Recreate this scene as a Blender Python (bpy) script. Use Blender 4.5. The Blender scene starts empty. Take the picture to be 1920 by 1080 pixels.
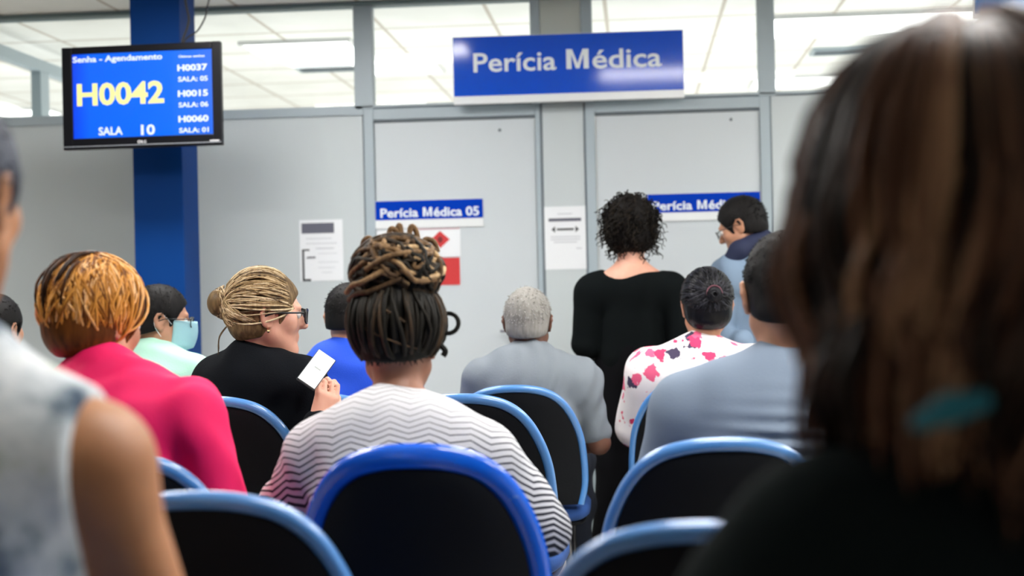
import bpy, bmesh, math, random
import numpy as np
from mathutils import Vector, Matrix, Euler
R = math.radians
SC = bpy.context.scene
COL = SC.collection
random.seed(4)
rng = np.random.default_rng(7)

# ------------------------------------------------------------------ camera
FPX = 2667.0
cam_d = bpy.data.cameras.new('camera')
cam = bpy.data.objects.new('camera', cam_d)
COL.objects.link(cam)
cam_d.sensor_width = 36.0
cam_d.lens = 36.0 * FPX / 1920.0
cam_d.clip_start = 0.05
cam.matrix_world = (Matrix.Translation((0, 0, 1.22)) @ Matrix.Rotation(R(5.0), 4, 'Z')
                    @ Matrix.Rotation(R(90.11), 4, 'X') @ Matrix.Rotation(R(-1.25), 4, 'Z'))
cam_d.dof.use_dof = True
cam_d.dof.focus_distance = 4.2
cam_d.dof.aperture_fstop = 2.3
cam_d.dof.aperture_blades = 0
SC.camera = cam
CM = cam.matrix_world.copy()
CI = CM.inverted()

# ------------------------------------------------------------------ world / view
w = bpy.data.worlds.new('world'); SC.world = w; w.use_nodes = True
w.node_tree.nodes['Background'].inputs[0].default_value = (.8, .88, 1, 1)
w.node_tree.nodes['Background'].inputs[1].default_value = 0.2
SC.view_settings.view_transform = 'Standard'
SC.view_settings.look = 'None'
SC.view_settings.exposure = 0.1
SC.view_settings.gamma = 1.0
SC.view_settings.use_curve_mapping = False
ROOM_W = 31.0      # brightness of the waiting-room ceiling fittings
FAR_W = 12.8       # brightness of the fittings and added uplights beyond the partition


def Wp(px, py, d):
    """point at camera depth d behind photo pixel px,py"""
    return CM @ Vector(((px - 960) / FPX * d, -(py - 540) / FPX * d, -d))


def on_y(px, py, Y):
    a = CM.translation; b = Wp(px, py, 1.0); t = (Y - a.y) / (b.y - a.y)
    return a + (b - a) * t


def on_z(px, py, Z):
    a = CM.translation; b = Wp(px, py, 1.0); t = (Z - a.z) / (b.z - a.z)
    return a + (b - a) * t


# ------------------------------------------------------------------ materials
MATS = {}


def mat(name, col, rough=.6, metal=0.0, bump=0.0, bscale=60.0, emis=None, estr=0.0, spec=.5, vary=0.0, vscale=8.0, coat=0.0, sheen=0.0, sss=0.0):
    if name in MATS: return MATS[name]
    m = bpy.data.materials.new(name); m.use_nodes = True
    nt = m.node_tree; b = nt.nodes['Principled BSDF']
    b.inputs['Base Color'].default_value = (*col, 1)
    b.inputs['Roughness'].default_value = rough
    b.inputs['Metallic'].default_value = metal
    b.inputs['Specular IOR Level'].default_value = spec
    if coat: b.inputs['Coat Weight'].default_value = coat
    if sheen: b.inputs['Sheen Weight'].default_value = sheen
    if sss:
        b.inputs['Subsurface Weight'].default_value = sss
        b.inputs['Subsurface Radius'].default_value = (.012, .005, .003)
        b.inputs['Subsurface Scale'].default_value = 1.0
    if emis:
        b.inputs['Emission Color'].default_value = (*emis, 1)
        b.inputs['Emission Strength'].default_value = estr
    tc = nt.nodes.new('ShaderNodeTexCoord')
    if vary:
        n = nt.nodes.new('ShaderNodeTexNoise'); n.inputs['Scale'].default_value = vscale
        n.inputs['Detail'].default_value = 3
        nt.links.new(tc.outputs['Object'], n.inputs['Vector'])
        mr = nt.nodes.new('ShaderNodeMapRange')
        mr.inputs['To Min'].default_value = 1 - vary; mr.inputs['To Max'].default_value = 1 + vary
        mx = nt.nodes.new('ShaderNodeVectorMath'); mx.operation = 'SCALE'
        mx.inputs[0].default_value = col
        nt.links.new(n.outputs['Fac'], mr.inputs['Value'])
        nt.links.new(mr.outputs[0], mx.inputs['Scale'])
        nt.links.new(mx.outputs[0], b.inputs['Base Color'])
    if bump:
        n2 = nt.nodes.new('ShaderNodeTexNoise'); n2.inputs['Scale'].default_value = bscale
        n2.inputs['Detail'].default_value = 4
        nt.links.new(tc.outputs['Object'], n2.inputs['Vector'])
        bp = nt.nodes.new('ShaderNodeBump'); bp.inputs['Strength'].default_value = bump
        bp.inputs['Distance'].default_value = .004
        nt.links.new(n2.outputs['Fac'], bp.inputs['Height'])
        nt.links.new(bp.outputs[0], b.inputs['Normal'])
    MATS[name] = m
    return m


def srgb(r, g, b):
    f = lambda c: (c / 255 / 12.92) if c / 255 <= .04045 else ((c / 255 + .055) / 1.055) ** 2.4
    return (f(r), f(g), f(b))


class NT:
    """small node helper"""
    def __init__(s, name, rough=.7):
        s.m = bpy.data.materials.new(name); s.m.use_nodes = True; s.t = s.m.node_tree
        s.b = s.t.nodes['Principled BSDF']; s.b.inputs['Roughness'].default_value = rough
        s.tc = s.t.nodes.new('ShaderNodeTexCoord'); MATS[name] = s.m
    def n(s, typ, **kw):
        x = s.t.nodes.new(typ)
        for k, v in kw.items():
            if k.startswith('_'): setattr(x, k[1:], v)
            else: x.inputs[k.replace('__', ' ')].default_value = v
        return x
    def l(s, a, b): s.t.links.new(a, b)
    def ramp(s, fac, stops, interp='LINEAR'):
        r = s.t.nodes.new('ShaderNodeValToRGB'); r.color_ramp.interpolation = interp
        el = r.color_ramp.elements
        el[0].position, el[0].color = stops[0][0], (*stops[0][1], 1)
        el[1].position, el[1].color = stops[-1][0], (*stops[-1][1], 1)
        for p, c in stops[1:-1]:
            e = el.new(p); e.color = (*c, 1)
        s.l(fac, r.inputs[0]); return r
    def mixc(s, fac, a, b):
        x = s.t.nodes.new('ShaderNodeMix'); x.data_type = 'RGBA'
        for sock, v in ((x.inputs[0], fac), (x.inputs[6], a), (x.inputs[7], b)):
            if isinstance(v, (int, float)): sock.default_value = v
            elif isinstance(v, tuple): sock.default_value = (*v, 1)
            else: s.l(v, sock)
        return x.outputs[2]
    def math(s, op, a, b=None):
        x = s.t.nodes.new('ShaderNodeMath'); x.operation = op
        for i, v in enumerate((a, b)):
            if v is None: continue
            if isinstance(v, (int, float)): x.inputs[i].default_value = v
            else: s.l(v, x.inputs[i])
        return x.outputs[0]
    def bump(s, h, strength=.4, dist=.004):
        x = s.t.nodes.new('ShaderNodeBump'); x.inputs['Strength'].default_value = strength
        x.inputs['Distance'].default_value = dist; s.l(h, x.inputs['Height']); s.l(x.outputs[0], s.b.inputs['Normal'])


# ------------------------------------------------------------------ object helpers
def tag(o, label=None, cat=None, group=None, kind=None):
    if label: o['label'] = label
    if cat: o['category'] = cat
    if group: o['group'] = group
    if kind: o['kind'] = kind
    return o


def empty(name, loc, rz=0.0):
    o = bpy.data.objects.new(name, None); COL.objects.link(o)
    o.location = loc; o.rotation_euler = (0, 0, rz); o.empty_display_size = .1
    return o


def link(name, me, m, parent=None, loc=None, rot=None):
    o = bpy.data.objects.new(name, me); COL.objects.link(o)
    if m: me.materials.append(m)
    if parent: o.parent = parent
    if loc is not None: o.location = loc
    if rot is not None: o.rotation_euler = rot
    return o


def copy_tree(o, parent=None):
    c = o.copy(); COL.objects.link(c)
    if parent: c.parent = parent
    for ch in list(o.children): copy_tree(ch, c)
    return c


class MB:
    """collects shapes into one mesh"""
    def __init__(s): s.v = []; s.f = []; s.t = []
    def add(s, vs, fs, tone=0.0):
        k = len(s.v); s.v += [tuple(p) for p in vs]; s.f += [tuple(i + k for i in f) for f in fs]; s.t += [tone] * len(vs); return s
    def box(s, x0, x1, y0, y1, z0, z1):
        vs = [(x, y, z) for x in (x0, x1) for y in (y0, y1) for z in (z0, z1)]
        return s.add(vs, [(0, 1, 3, 2), (4, 6, 7, 5), (0, 4, 5, 1), (2, 3, 7, 6), (0, 2, 6, 4), (1, 5, 7, 3)])
    def tube(s, pts, r, n=8, closed=False, tone=0.0, cap=True, ry=None):
        pts = [Vector(p) for p in pts]; N = len(pts)
        rs = r if isinstance(r, (list, tuple)) else [r] * N
        vs = []; up = Vector((0.13, .21, 1)).normalized(); prev = None
        for i in range(N):
            a = pts[i - 1] if (i > 0 or closed) else pts[i]; b = pts[(i + 1) % N] if (i < N - 1 or closed) else pts[i]
            t = (b - a).normalized() if (b - a).length > 1e-9 else Vector((0, 0, 1))
            if prev is None:
                u = t.cross(up)
                if u.length < 1e-4: u = t.cross(Vector((1, 0, 0)))
                u.normalize()
            else:
                u = (prev - t * prev.dot(t)); u = u.normalized() if u.length > 1e-6 else t.orthogonal().normalized()
            prev = u; v = t.cross(u)
            for k in range(n):
                A = 2 * math.pi * k / n
                vs.append(pts[i] + (u * math.cos(A) + v * math.sin(A)) * rs[i])
        fs = []
        for i in range(N if closed else N - 1):
            j = (i + 1) % N
            for k in range(n):
                l = (k + 1) % n; fs.append((i * n + k, i * n + l, j * n + l, j * n + k))
        if cap and not closed:
            fs.append(tuple(range(n))[::-1]); fs.append(tuple(range((N - 1) * n, N * n)))
        return s.add(vs, fs, tone)
    def sphere(s, c, r, nu=16, nv=10, sc=(1, 1, 1), tone=0.0):
        vs = []; fs = []
        for i in range(nv + 1):
            th = math.pi * i / nv
            for j in range(nu):
                ph = 2 * math.pi * j / nu
                vs.append((c[0] + r * sc[0] * math.sin(th) * math.cos(ph), c[1] + r * sc[1] * math.sin(th) * math.sin(ph), c[2] + r * sc[2] * math.cos(th)))
        for i in range(nv):
            for j in range(nu):
                k = (j + 1) % nu; fs.append((i * nu + j, (i + 1) * nu + j, (i + 1) * nu + k, i * nu + k))
        return s.add(vs, fs, tone)
    def grid(s, P, closed_u=False):
        """P[i][j] grid of points"""
        nu, nv = len(P), len(P[0]); vs = [p for row in P for p in row]; fs = []
        for i in range(nu if closed_u else nu - 1):
            for j in range(nv - 1):
                k = (i + 1) % nu; fs.append((i * nv + j, k * nv + j, k * nv + j + 1, i * nv + j + 1))
        return s.add(vs, fs)
    def build(s, name, m, parent=None, smooth=False, bevel=0.0, mtx=None, loc=None, rot=None):
        me = bpy.data.meshes.new(name); me.from_pydata([tuple(v) for v in s.v], [], s.f)
        if mtx is not None: me.transform(mtx)
        at = me.attributes.new('tone', 'FLOAT', 'POINT'); at.data.foreach_set('value', np.array(s.t, dtype=np.float32))
        bm = bmesh.new(); bm.from_mesh(me); bmesh.ops.recalc_face_normals(bm, faces=bm.faces); bm.to_mesh(me); bm.free()
        if smooth: me.polygons.foreach_set('use_smooth', [True] * len(me.polygons))
        me.update(); o = link(name, me, m, parent, loc, rot)
        if bevel:
            b = o.modifiers.new('bevel', 'BEVEL'); b.width = bevel; b.segments = 2; b.limit_method = 'ANGLE'
        return o


# ------------------------------------------------------------------ implicit surfaces -> meshes
I3 = np.eye(3)


def rcone(a, b, ra, rb, k=.03, op=1): return ('c', np.array(a, float), np.array(b, float), ra, rb, k, op)
def ell(c, r, Rm=None, k=.03, op=1): return ('e', np.array(c, float), np.array(r, float) if hasattr(r, '__len__') else np.array([r] * 3, float), I3 if Rm is None else Rm, None, k, op)


def inflate(prims, e):
    out = []
    for p in prims:
        if p[0] == 'c': out.append((p[0], p[1], p[2], p[3] + e, p[4] + e, p[5], p[6]))
        else: out.append((p[0], p[1], p[2] + e, p[3], p[4], p[5], p[6]))
    return out


def sdf_mesh(prims, h=.006, fold=None, cuts=()):
    los = []; his = []
    bb = []
    for p in prims:
        if p[0] == 'c':
            r = max(p[3], p[4]); lo = np.minimum(p[1], p[2]) - r; hi = np.maximum(p[1], p[2]) + r
        else:
            r = p[2].max(); lo = p[1] - r; hi = p[1] + r
        bb.append((lo, hi))
        if p[6] > 0: los.append(lo); his.append(hi)
    lo = np.min(los, 0) - 4 * h; hi = np.max(his, 0) + 4 * h
    n = np.ceil((hi - lo) / h).astype(int) + 1
    D = np.full(n, .3, np.float32)
    ax = [(lo[i] + h * np.arange(n[i])).astype(np.float32) for i in range(3)]
    for p, (l, u) in zip(prims, bb):
        k = p[5]; pad = k + 3 * h
        i0 = np.clip(np.floor((l - pad - lo) / h).astype(int), 0, n - 1); i1 = np.clip(np.ceil((u + pad - lo) / h).astype(int) + 1, 1, n)
        sl = tuple(slice(a, b) for a, b in zip(i0, i1))
        X = ax[0][sl[0]][:, None, None]; Y = ax[1][sl[1]][None, :, None]; Z = ax[2][sl[2]][None, None, :]
        if p[0] == 'c':
            a, b = p[1], p[2]; ab = b - a; L = max(ab @ ab, 1e-9)
            t = np.clip(((X - a[0]) * ab[0] + (Y - a[1]) * ab[1] + (Z - a[2]) * ab[2]) / L, 0, 1)
            v = np.sqrt((X - a[0] - t * ab[0]) ** 2 + (Y - a[1] - t * ab[1]) ** 2 + (Z - a[2] - t * ab[2]) ** 2) - (p[3] + t * (p[4] - p[3]))
        else:
            c, r, M = p[1], p[2], p[3]
            q = [((X - c[0]) * M[0, i] + (Y - c[1]) * M[1, i] + (Z - c[2]) * M[2, i]) for i in range(3)]
            k0 = np.sqrt(sum((q[i] / r[i]) ** 2 for i in range(3))); k1 = np.sqrt(sum((q[i] / r[i] ** 2) ** 2 for i in range(3))) + 1e-6
            v = k0 * (k0 - 1) / k1
        d = D[sl]
        if p[6] > 0:
            hh = np.clip(.5 + .5 * (d - v) / k, 0, 1); D[sl] = d * (1 - hh) + v * hh - k * hh * (1 - hh)
        else:
            hh = np.clip(.5 - .5 * (d + v) / k, 0, 1); D[sl] = d * (1 - hh) - v * hh + k * hh * (1 - hh)
    if fold is not None:
        idx = np.argwhere(np.abs(D) < .05)
        P = lo + h * idx
        D[idx[:, 0], idx[:, 1], idx[:, 2]] += fold(P).astype(np.float32)
    for (pt, nn) in cuts:       # remove everything on the +nn side of pt
        nn = np.array(nn, float); nn /= np.linalg.norm(nn)
        X, Y, Z = ax[0][:, None, None], ax[1][None, :, None], ax[2][None, None, :]
        pl = (X - pt[0]) * nn[0] + (Y - pt[1]) * nn[1] + (Z - pt[2]) * nn[2]
        D = np.maximum(D, pl.astype(np.float32))
    D[0] = D[-1] = .3; D[:, 0] = D[:, -1] = .3; D[:, :, 0] = D[:, :, -1] = .3
    # surface nets
    S = D < 0
    c = np.zeros(tuple(np.array(D.shape) - 1), np.int8)
    cor = [(i, j, k) for i in (0, 1) for j in (0, 1) for k in (0, 1)]
    sh = c.shape
    for (i, j, k) in cor: c += S[i:i + sh[0], j:j + sh[1], k:k + sh[2]]
    cells = np.argwhere((c > 0) & (c < 8))
    vid = np.full(sh, -1, np.int32); vid[cells[:, 0], cells[:, 1], cells[:, 2]] = np.arange(len(cells))
    vals = {q: D[cells[:, 0] + q[0], cells[:, 1] + q[1], cells[:, 2] + q[2]] for q in cor}
    acc = np.zeros((len(cells), 3)); cnt = np.zeros(len(cells))
    for q in cor:
        for a in range(3):
            if q[a] == 0:
                q2 = list(q); q2[a] = 1; q2 = tuple(q2)
                v0, v1 = vals[q], vals[q2]; m = (v0 < 0) != (v1 < 0)
                t = np.where(m, v0 / np.where(m, v0 - v1, 1), 0)
                pp = np.tile(np.array(q, float), (len(cells), 1)); pp[:, a] += t
                acc[m] += pp[m]; cnt[m] += 1
    V = lo + h * (cells + acc / cnt[:, None])
    F = []
    for a in range(3):
        s0 = [slice(None)] * 3; s1 = [slice(None)] * 3; s0[a] = slice(0, -1); s1[a] = slice(1, None)
        A = S[tuple(s0)]; B = S[tuple(s1)]
        b, cc = (a + 1) % 3, (a + 2) % 3
        e = np.argwhere(A != B)
        e = e[(e[:, b] > 0) & (e[:, cc] > 0)]
        flip = A[e[:, 0], e[:, 1], e[:, 2]]
        def g(db, dc):
            q = e.copy(); q[:, b] -= db; q[:, cc] -= dc; return vid[q[:, 0], q[:, 1], q[:, 2]]
        Q = np.stack([g(1, 1), g(0, 1), g(0, 0), g(1, 0)], 1)
        Q[~flip] = Q[~flip][:, ::-1]
        F.append(Q)
    F = np.concatenate(F); F = F[(F >= 0).all(1)]
    return V, F


def np_mesh(name, V, F, m, parent=None, tone=None):
    me = bpy.data.meshes.new(name)
    me.vertices.add(len(V)); me.vertices.foreach_set('co', np.asarray(V, np.float32).ravel())
    me.loops.add(F.size); me.loops.foreach_set('vertex_index', F.ravel().astype(np.int32))
    me.polygons.add(len(F)); me.polygons.foreach_set('loop_start', np.arange(0, F.size, 4, dtype=np.int32))
    me.polygons.foreach_set('loop_total', np.full(len(F), 4, np.int32))
    me.polygons.foreach_set('use_smooth', np.ones(len(F), bool))
    at = me.attributes.new('tone', 'FLOAT', 'POINT')
    at.data.foreach_set('value', np.full(len(V), 0.0 if tone is None else tone, np.float32))
    me.update(calc_edges=True); me.validate()
    return link(name, me, m, parent)


def folds(amp=.004, f=14.0, seed=0, drape=(1, 1, .5)):
    g = np.random.default_rng(seed)
    Ws = [(g.normal(size=3) * np.array(drape) * f * (1 + .6 * i), g.uniform(0, 6.3), amp / (1 + .5 * i)) for i in range(5)]
    def fn(P):
        o = np.zeros(len(P)); warp = .04 * np.sin(P[:, [1, 2, 0]] * 9 + seed)
        Q = P + warp
        for (wv, ph, a) in Ws: o += a * np.sin(Q @ wv + ph)
        return o
    return fn


# ------------------------------------------------------------------ human figure
def rotm(yaw=0, pitch=0, roll=0):
    """yaw>0 turns to the figure's left, pitch>0 looks up; figure faces +Y"""
    return np.array(Euler((R(pitch), R(roll), R(yaw)), 'XYZ').to_matrix())


def head_prims(hc, M, s=1.0, ears=True):
    T = lambda p: hc + M @ (np.array(p, float) * s)
    E = lambda c, r, k=.03, op=1, rot=None: ell(T(c), np.array(r) * s, M if rot is None else M @ rot, k * s, op)
    C = lambda a, b, ra, rb, k=.02, op=1: rcone(T(a), T(b), ra * s, rb * s, k * s, op)
    P = [E((0, -.012, .027), (.076, .097, .093)), E((0, .032, -.03), (.06, .062, .082), .03)]
    for q in (-1, 1):
        P += [C((q * .05, .01, -.055), (q * .014, .068, -.1), .02, .018, .03), E((q * .042, .06, -.022), (.022, .022, .024), .02)]
    P += [E((0, .074, -.1), (.02, .018, .016), .02), C((-.03, .086, .024), (.03, .086, .024), .009, .009, .015),
          C((0, .09, .008), (0, .11, -.026), .007, .012, .012), E((-.011, .1, -.03), (.009, .01, .008), .006), E((.011, .1, -.03), (.009, .01, .008), .006)]
    for q in (-1, 1): P.append(E((q * .031, .101, .003), (.017, .014, .011), .012, -1))
    P += [E((0, .0875, -.0575), (.021, .009, .006), .008), E((0, .086, -.0685), (.018, .009, .007), .008), C((-.018, .099, -.0632), (.018, .099, -.0632), .0015, .0015, .003, -1)]
    if ears:
        for q in (-1, 1):
            er = rotm(q * 22, 0, 0)
            P.append(E((q * .079, -.01, -.008), (.006, .019, .031), .008, 1, er))
            rim = [(q * .076, .006, -.012), (q * .08, .008, .008), (q * .086, -.004, .024), (q * .09, -.02, .02), (q * .09, -.027, .002), (q * .084, -.02, -.02), (q * .079, -.006, -.034), (q * .076, .003, -.03)]
            for a, b in zip(rim[:-1], rim[1:]): P.append(C(a, b, .0045, .0045, .004))
            P.append(E((q * .088, -.008, -.002), (.007, .008, .012), .005, -1))
    return P


def hand_prims(wr, d, n, side, curl=35, spread=.0, s=1.0):
    """d = towards fingertips, n = direction the palm faces, side = +1/-1 which way the thumb leaves"""
    wr = np.array(wr, float); d = np.array(d, float); d /= np.linalg.norm(d); n = np.array(n, float); n -= d * (n @ d); n /= np.linalg.norm(n)
    t = np.cross(d, n) * side
    P = []
    for o in (-.026, -.009, .009, .026):
        P.append(rcone(wr + d * .01 + t * o * .6, wr + d * .082 + t * o * s, .017, .0125, .012))
    L = [.030, .040, .044, .041]
    for i, o in enumerate((-.031, -.011, .011, .031)):
        p = wr + d * .085 + t * o; dd = norm(d + t * spread * o * 8); nn = n; seg = L[i]
        for j in range(3):
            a = R(curl * (.55 if j == 0 else 1.0) * (1.15 - .08 * i))
            dd, nn = dd * math.cos(a) + nn * math.sin(a), -dd * math.sin(a) + nn * math.cos(a)
            q = p + dd * seg; P.append(rcone(p, q, .0094 - .0008 * j, .0088 - .0008 * j, .003)); p = q; seg *= .68
    p = wr + d * .025 + t * .028
    q = p + (d * .55 + t * .65 + n * .35) * .045; P.append(rcone(p, q, .015, .0115, .012))
    r2 = q + (d * .8 + t * .15 + n * .45) * .034; P.append(rcone(q, r2, .011, .0095, .004))
    P.append(rcone(r2, r2 + (d * .85 - t * .05 + n * .4) * .024, .0095, .0075, .004))
    return P


def norm(v): v = np.array(v, float); return v / np.linalg.norm(v)


class Fig:
    """joint positions in local space: x right, y forwards, z up, origin on the floor below the neck"""
    def __init__(s, zn=1.0, hc=None, sw=.165, bulk=1.0, lean=.06, seated=True, yaw=0, pitch=0, roll=0, hs=1.0, zp=None, arm=1.0, drop=.055):
        s.b = bulk; s.hs = hs; s.M = rotm(yaw, pitch, roll); s.arm = arm
        A = lambda *p: np.array(p, float)
        s.nb = A(0, 0, zn); s.hc = A(*hc) if hc is not None else A(0, .035, zn + .12)
        s.sh = {-1: A(-sw, .0, zn - drop), 1: A(sw, .0, zn - drop)}
        if seated:
            zp = .54 if zp is None else zp
            s.pel = A(0, -lean, zp); s.hip = {q: A(q * .09, -lean + .03, zp - .02) for q in (-1, 1)}
            s.knee = {q: A(q * .12, -lean + .46, zp - .01) for q in (-1, 1)}; s.ank = {q: A(q * .12, -lean + .47, .1) for q in (-1, 1)}
            s.el = {q: A(q * (sw + .065), .06, zn - .31) for q in (-1, 1)}; s.wr = {q: A(q * .12, .26, zn - .36) for q in (-1, 1)}
            s.hd = {q: (A(-q * .25, 1, -.15), A(0, -.1, -1)) for q in (-1, 1)}
            for q in (-1, 1): s.wr[q][2] = max(s.wr[q][2], zp + .105)
        else:
            zp = .9 if zp is None else zp
            s.pel = A(0, -lean, zp); s.hip = {q: A(q * .085, -lean, zp - .06) for q in (-1, 1)}
            s.knee = {q: A(q * .095, -lean + .02, .48) for q in (-1, 1)}; s.ank = {q: A(q * .1, -lean, .09) for q in (-1, 1)}
            s.el = {q: A(q * (sw + .06), -.02, zn - .33) for q in (-1, 1)}; s.wr = {q: A(q * (sw + .05), .12, zn - .55) for q in (-1, 1)}
            s.hd = {q: (A(0, .2, -1), A(-q, 0, 0)) for q in (-1, 1)}
        s.seated = seated; s.curl = 28

    def torso(s, b=None):
        b = b or s.b; nb, pel = s.nb, s.pel; L = nb[2] - pel[2]
        at = lambda t, dy=0: pel + (nb - pel) * t + np.array([0, dy, 0])
        P = [ell(pel, (.165 * b, .125 * b, .12), k=.05), ell(at(.32, -.0), (.140 * b, .108 * b, .17), k=.06), ell(at(.66, -.01), (.155 * b, .108 * b, .19), k=.06),
             ell(at(.86, -.022), (.165 * b, .085, .085), k=.05)]
        P.append(rcone(s.sh[-1], s.sh[1], .05, .05, .05))
        for q in (-1, 1):
            P.append(rcone(nb + np.array([0, -.015, -.015]), s.sh[q] + np.array([-q * .02, -.01, .005]), .052, .05, .05))
            P.append(rcone(s.sh[q], s.sh[q] + np.array([0, 0, -.03]), .057 * s.arm, .055 * s.arm, .04))
        return P

    def arms(s, part='all', sides=(-1, 1), tt=1.0):
        P = []
        a = s.arm
        for q in sides:
            if part in ('all', 'upper'): P.append(rcone(s.sh[q], s.sh[q] + (s.el[q] - s.sh[q]) * (1 if part == 'all' else tt), .055 * a, (.055 + (.041 - .055) * (1 if part == 'all' else tt)) * a, .03))
            if part in ('all', 'fore'): P.append(rcone(s.el[q], s.el[q] + (s.wr[q] - s.el[q]) * .4, .041 * a, .043 * a, .02)); P.append(rcone(s.el[q] + (s.wr[q] - s.el[q]) * .4, s.wr[q], .043 * a, .027, .02))
        return P

    def legs(s, b=1.0):
        P = []
        for q in (-1, 1):
            P += [rcone(s.hip[q], s.knee[q], .088 * b, .06 * b, .04), rcone(s.knee[q], (s.knee[q] * .6 + s.ank[q] * .4), .056 * b, .056 * b, .03), rcone(s.knee[q] * .6 + s.ank[q] * .4, s.ank[q], .056 * b, .038 * b, .03)]
        return P

    def feet(s):
        P = []
        for q in (-1, 1):
            a = s.ank[q]; P += [rcone(a + np.array([0, -.02, -.045]), a + np.array([q * .02, .13, -.055]), .04, .034, .03), rcone(a, a + np.array([0, -.01, -.03]), .038, .042, .03)]
        return P

    def body(s, ears=True, hands=True):
        P = s.torso() + s.arms() + s.legs(getattr(s, 'lb', 1.0)) + s.feet()
        P.append(rcone(s.nb + np.array([0, -.005, -.02]), s.hc + s.M @ np.array([0, -.022, -.05]) * s.hs, .058, .052, .03))
        P += head_prims(s.hc, s.M, s.hs, ears)
        if hands:
            for q in (-1, 1):
                d, n = s.hd[q]; P += hand_prims(s.wr[q], d, n, s.thumb(q), curl=s.curl)
        return P

    def thumb(s, q):
        # thumb side: for palms facing down the thumbs point to the body's middle
        d, n = (norm(x) for x in s.hd[q]); t = np.cross(d, n)
        if s.seated: return 1 if t[0] * q < 0 else -1
        return 1 if t[1] > 0 else -1

    def H(s, p): return Vector(s.hc + s.M @ (np.array(p, float) * s.hs))


def skin(name, col): 
    if name in MATS: return MATS[name]
    k = NT(name, .5); k.b.inputs['Subsurface Weight'].default_value = .12; k.b.inputs['Subsurface Radius'].default_value = (.012, .004, .002)
    n = k.n('ShaderNodeTexNoise', Scale=9.0, Detail=3.0); k.l(k.tc.outputs['Object'], n.inputs['Vector'])
    dark = tuple(c * .82 * f for c, f in zip(col, (1.0, .93, .9))); lt = tuple(min(1, c * 1.12) for c in col)
    r = k.ramp(n.outputs['Fac'], [(.3, dark), (.7, lt)]); k.l(r.outputs[0], k.b.inputs['Base Color'])
    n2 = k.n('ShaderNodeTexNoise', Scale=220.0, Detail=2.0); k.l(k.tc.outputs['Object'], n2.inputs['Vector']); k.bump(n2.outputs['Fac'], .12, .001)
    return k.m


def hair_mat(name, stops, rough=.42, streak=60.0, spec=.15):
    """strand colour comes from each strand's own tone plus fine streaks"""
    k = NT(name, rough); k.b.inputs['Specular IOR Level'].default_value = spec
    a = k.n('ShaderNodeAttribute', _attribute_name='tone')
    mp = k.n('ShaderNodeMapping'); mp.inputs['Scale'].default_value = (streak, streak, streak * .12)
    k.l(k.tc.outputs['Object'], mp.inputs[0])
    n = k.n('ShaderNodeTexNoise', Scale=1.0, Detail=3.0); k.l(mp.outputs[0], n.inputs['Vector'])
    v = k.math('MULTIPLY', k.math('SUBTRACT', n.outputs['Fac'], .5), .5)
    f = k.math('ADD', a.outputs['Fac'], v)
    r = k.ramp(f, stops); k.l(r.outputs[0], k.b.inputs['Base Color'])
    k.bump(n.outputs['Fac'], .5, .003)
    return k.m


def add_figure(name, F, loc, rz, skinmat, label, h=.0055, ears=True, hands=True, cat='person', group=None):
    V, Fc = sdf_mesh(F.body(ears, hands), h)
    o = np_mesh(name, V, Fc, skinmat); o.location = loc; o.rotation_euler = (0, 0, rz)
    tag(o, label, cat, group)
    mb = MB(); mi = MB()
    for q in (-1, 1):
        c = F.H((q * .031, .083, .003)); mb.sphere(c, .0115 * F.hs, 14, 10)
        mi.sphere(F.H((q * .031, .0925, .003)), .0045 * F.hs, 10, 6)
    e = mb.build('eyes', mat('eye_white', (.75, .73, .7), .2), o, True)
    mi.build('irises', mat('eye_iris', (.03, .015, .008), .15), e, True)
    return o


def garment(name, prims, m, parent, h=.007, fold=None, cuts=(), label=None):
    V, F = sdf_mesh(prims, h, fold, cuts); o = np_mesh(name, V, F, m, parent)
    if label: o['label'] = label
    return o


# strands over an ellipsoid cap ---------------------------------------------
CAPR = np.array([.076, .097, .093]); CAPC = np.array([0, -.012, .027])


def slerp(a, b, t):
    d = np.clip(a @ b, -1, 1); th = math.acos(d)
    if th < 1e-4: return a
    return (a * math.sin((1 - t) * th) + b * math.sin(t * th)) / math.sin(th)


def cap_pt(F, u, off): 
    u = norm(u); return F.H(CAPC + u * (CAPR + off))


def cap_prims(F, off=.012, face=True, nape=-.055, earcut=True, front=.075):
    T = lambda p: F.hc + F.M @ (np.array(p, float) * F.hs)
    P = [ell(T(CAPC), (CAPR + off) * F.hs, F.M, .02)]
    P.append(ell(T((0, -.045, -.035)), np.array([.066, .055, .045]) * F.hs + off * .5, F.M, .03))
    if face:
        P.append(ell(T((0, .125, -.05)), np.array([.115, .105, .12]) * F.hs, F.M, .012, -1))
    if earcut:
        for q in (-1, 1): P.append(ell(T((q * .088, .012, -.02)), np.array([.024, .026, .042]) * F.hs, F.M, .006, -1))
    return P


def nape_cut(F, z=-.06, tilt=.35):
    p = F.hc + F.M @ (np.array([0, -.06, z]) * F.hs); n = F.M @ np.array([0, tilt, -1.0]); return (p, n)


def hair_object(F, parent, m, prims=None, cuts=(), mb=None, h=.005, fold=None, name='hair', tone=.15, label=None):
    Vs = []; 
    me_o = None
    if prims:
        V, Fc = sdf_mesh(prims, h, fold, cuts)
        if mb is None: mb = MB()
        k = len(mb.v)
        mb.v += [tuple(v) for v in V]; mb.f += [tuple(int(i) + k for i in f) for f in Fc]
        mb.t += list(tone + .12 * rng.normal(size=len(V)) * 0)
    o = mb.build(name, m, parent, True)
    if label: o['label'] = label
    return o


def ringpts(c, u, v, r, n=24, ry=None):
    ry = ry or r
    return [Vector(c) + Vector(u) * (r * math.cos(2 * math.pi * i / n)) + Vector(v) * (ry * math.sin(2 * math.pi * i / n)) for i in range(n)]


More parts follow.
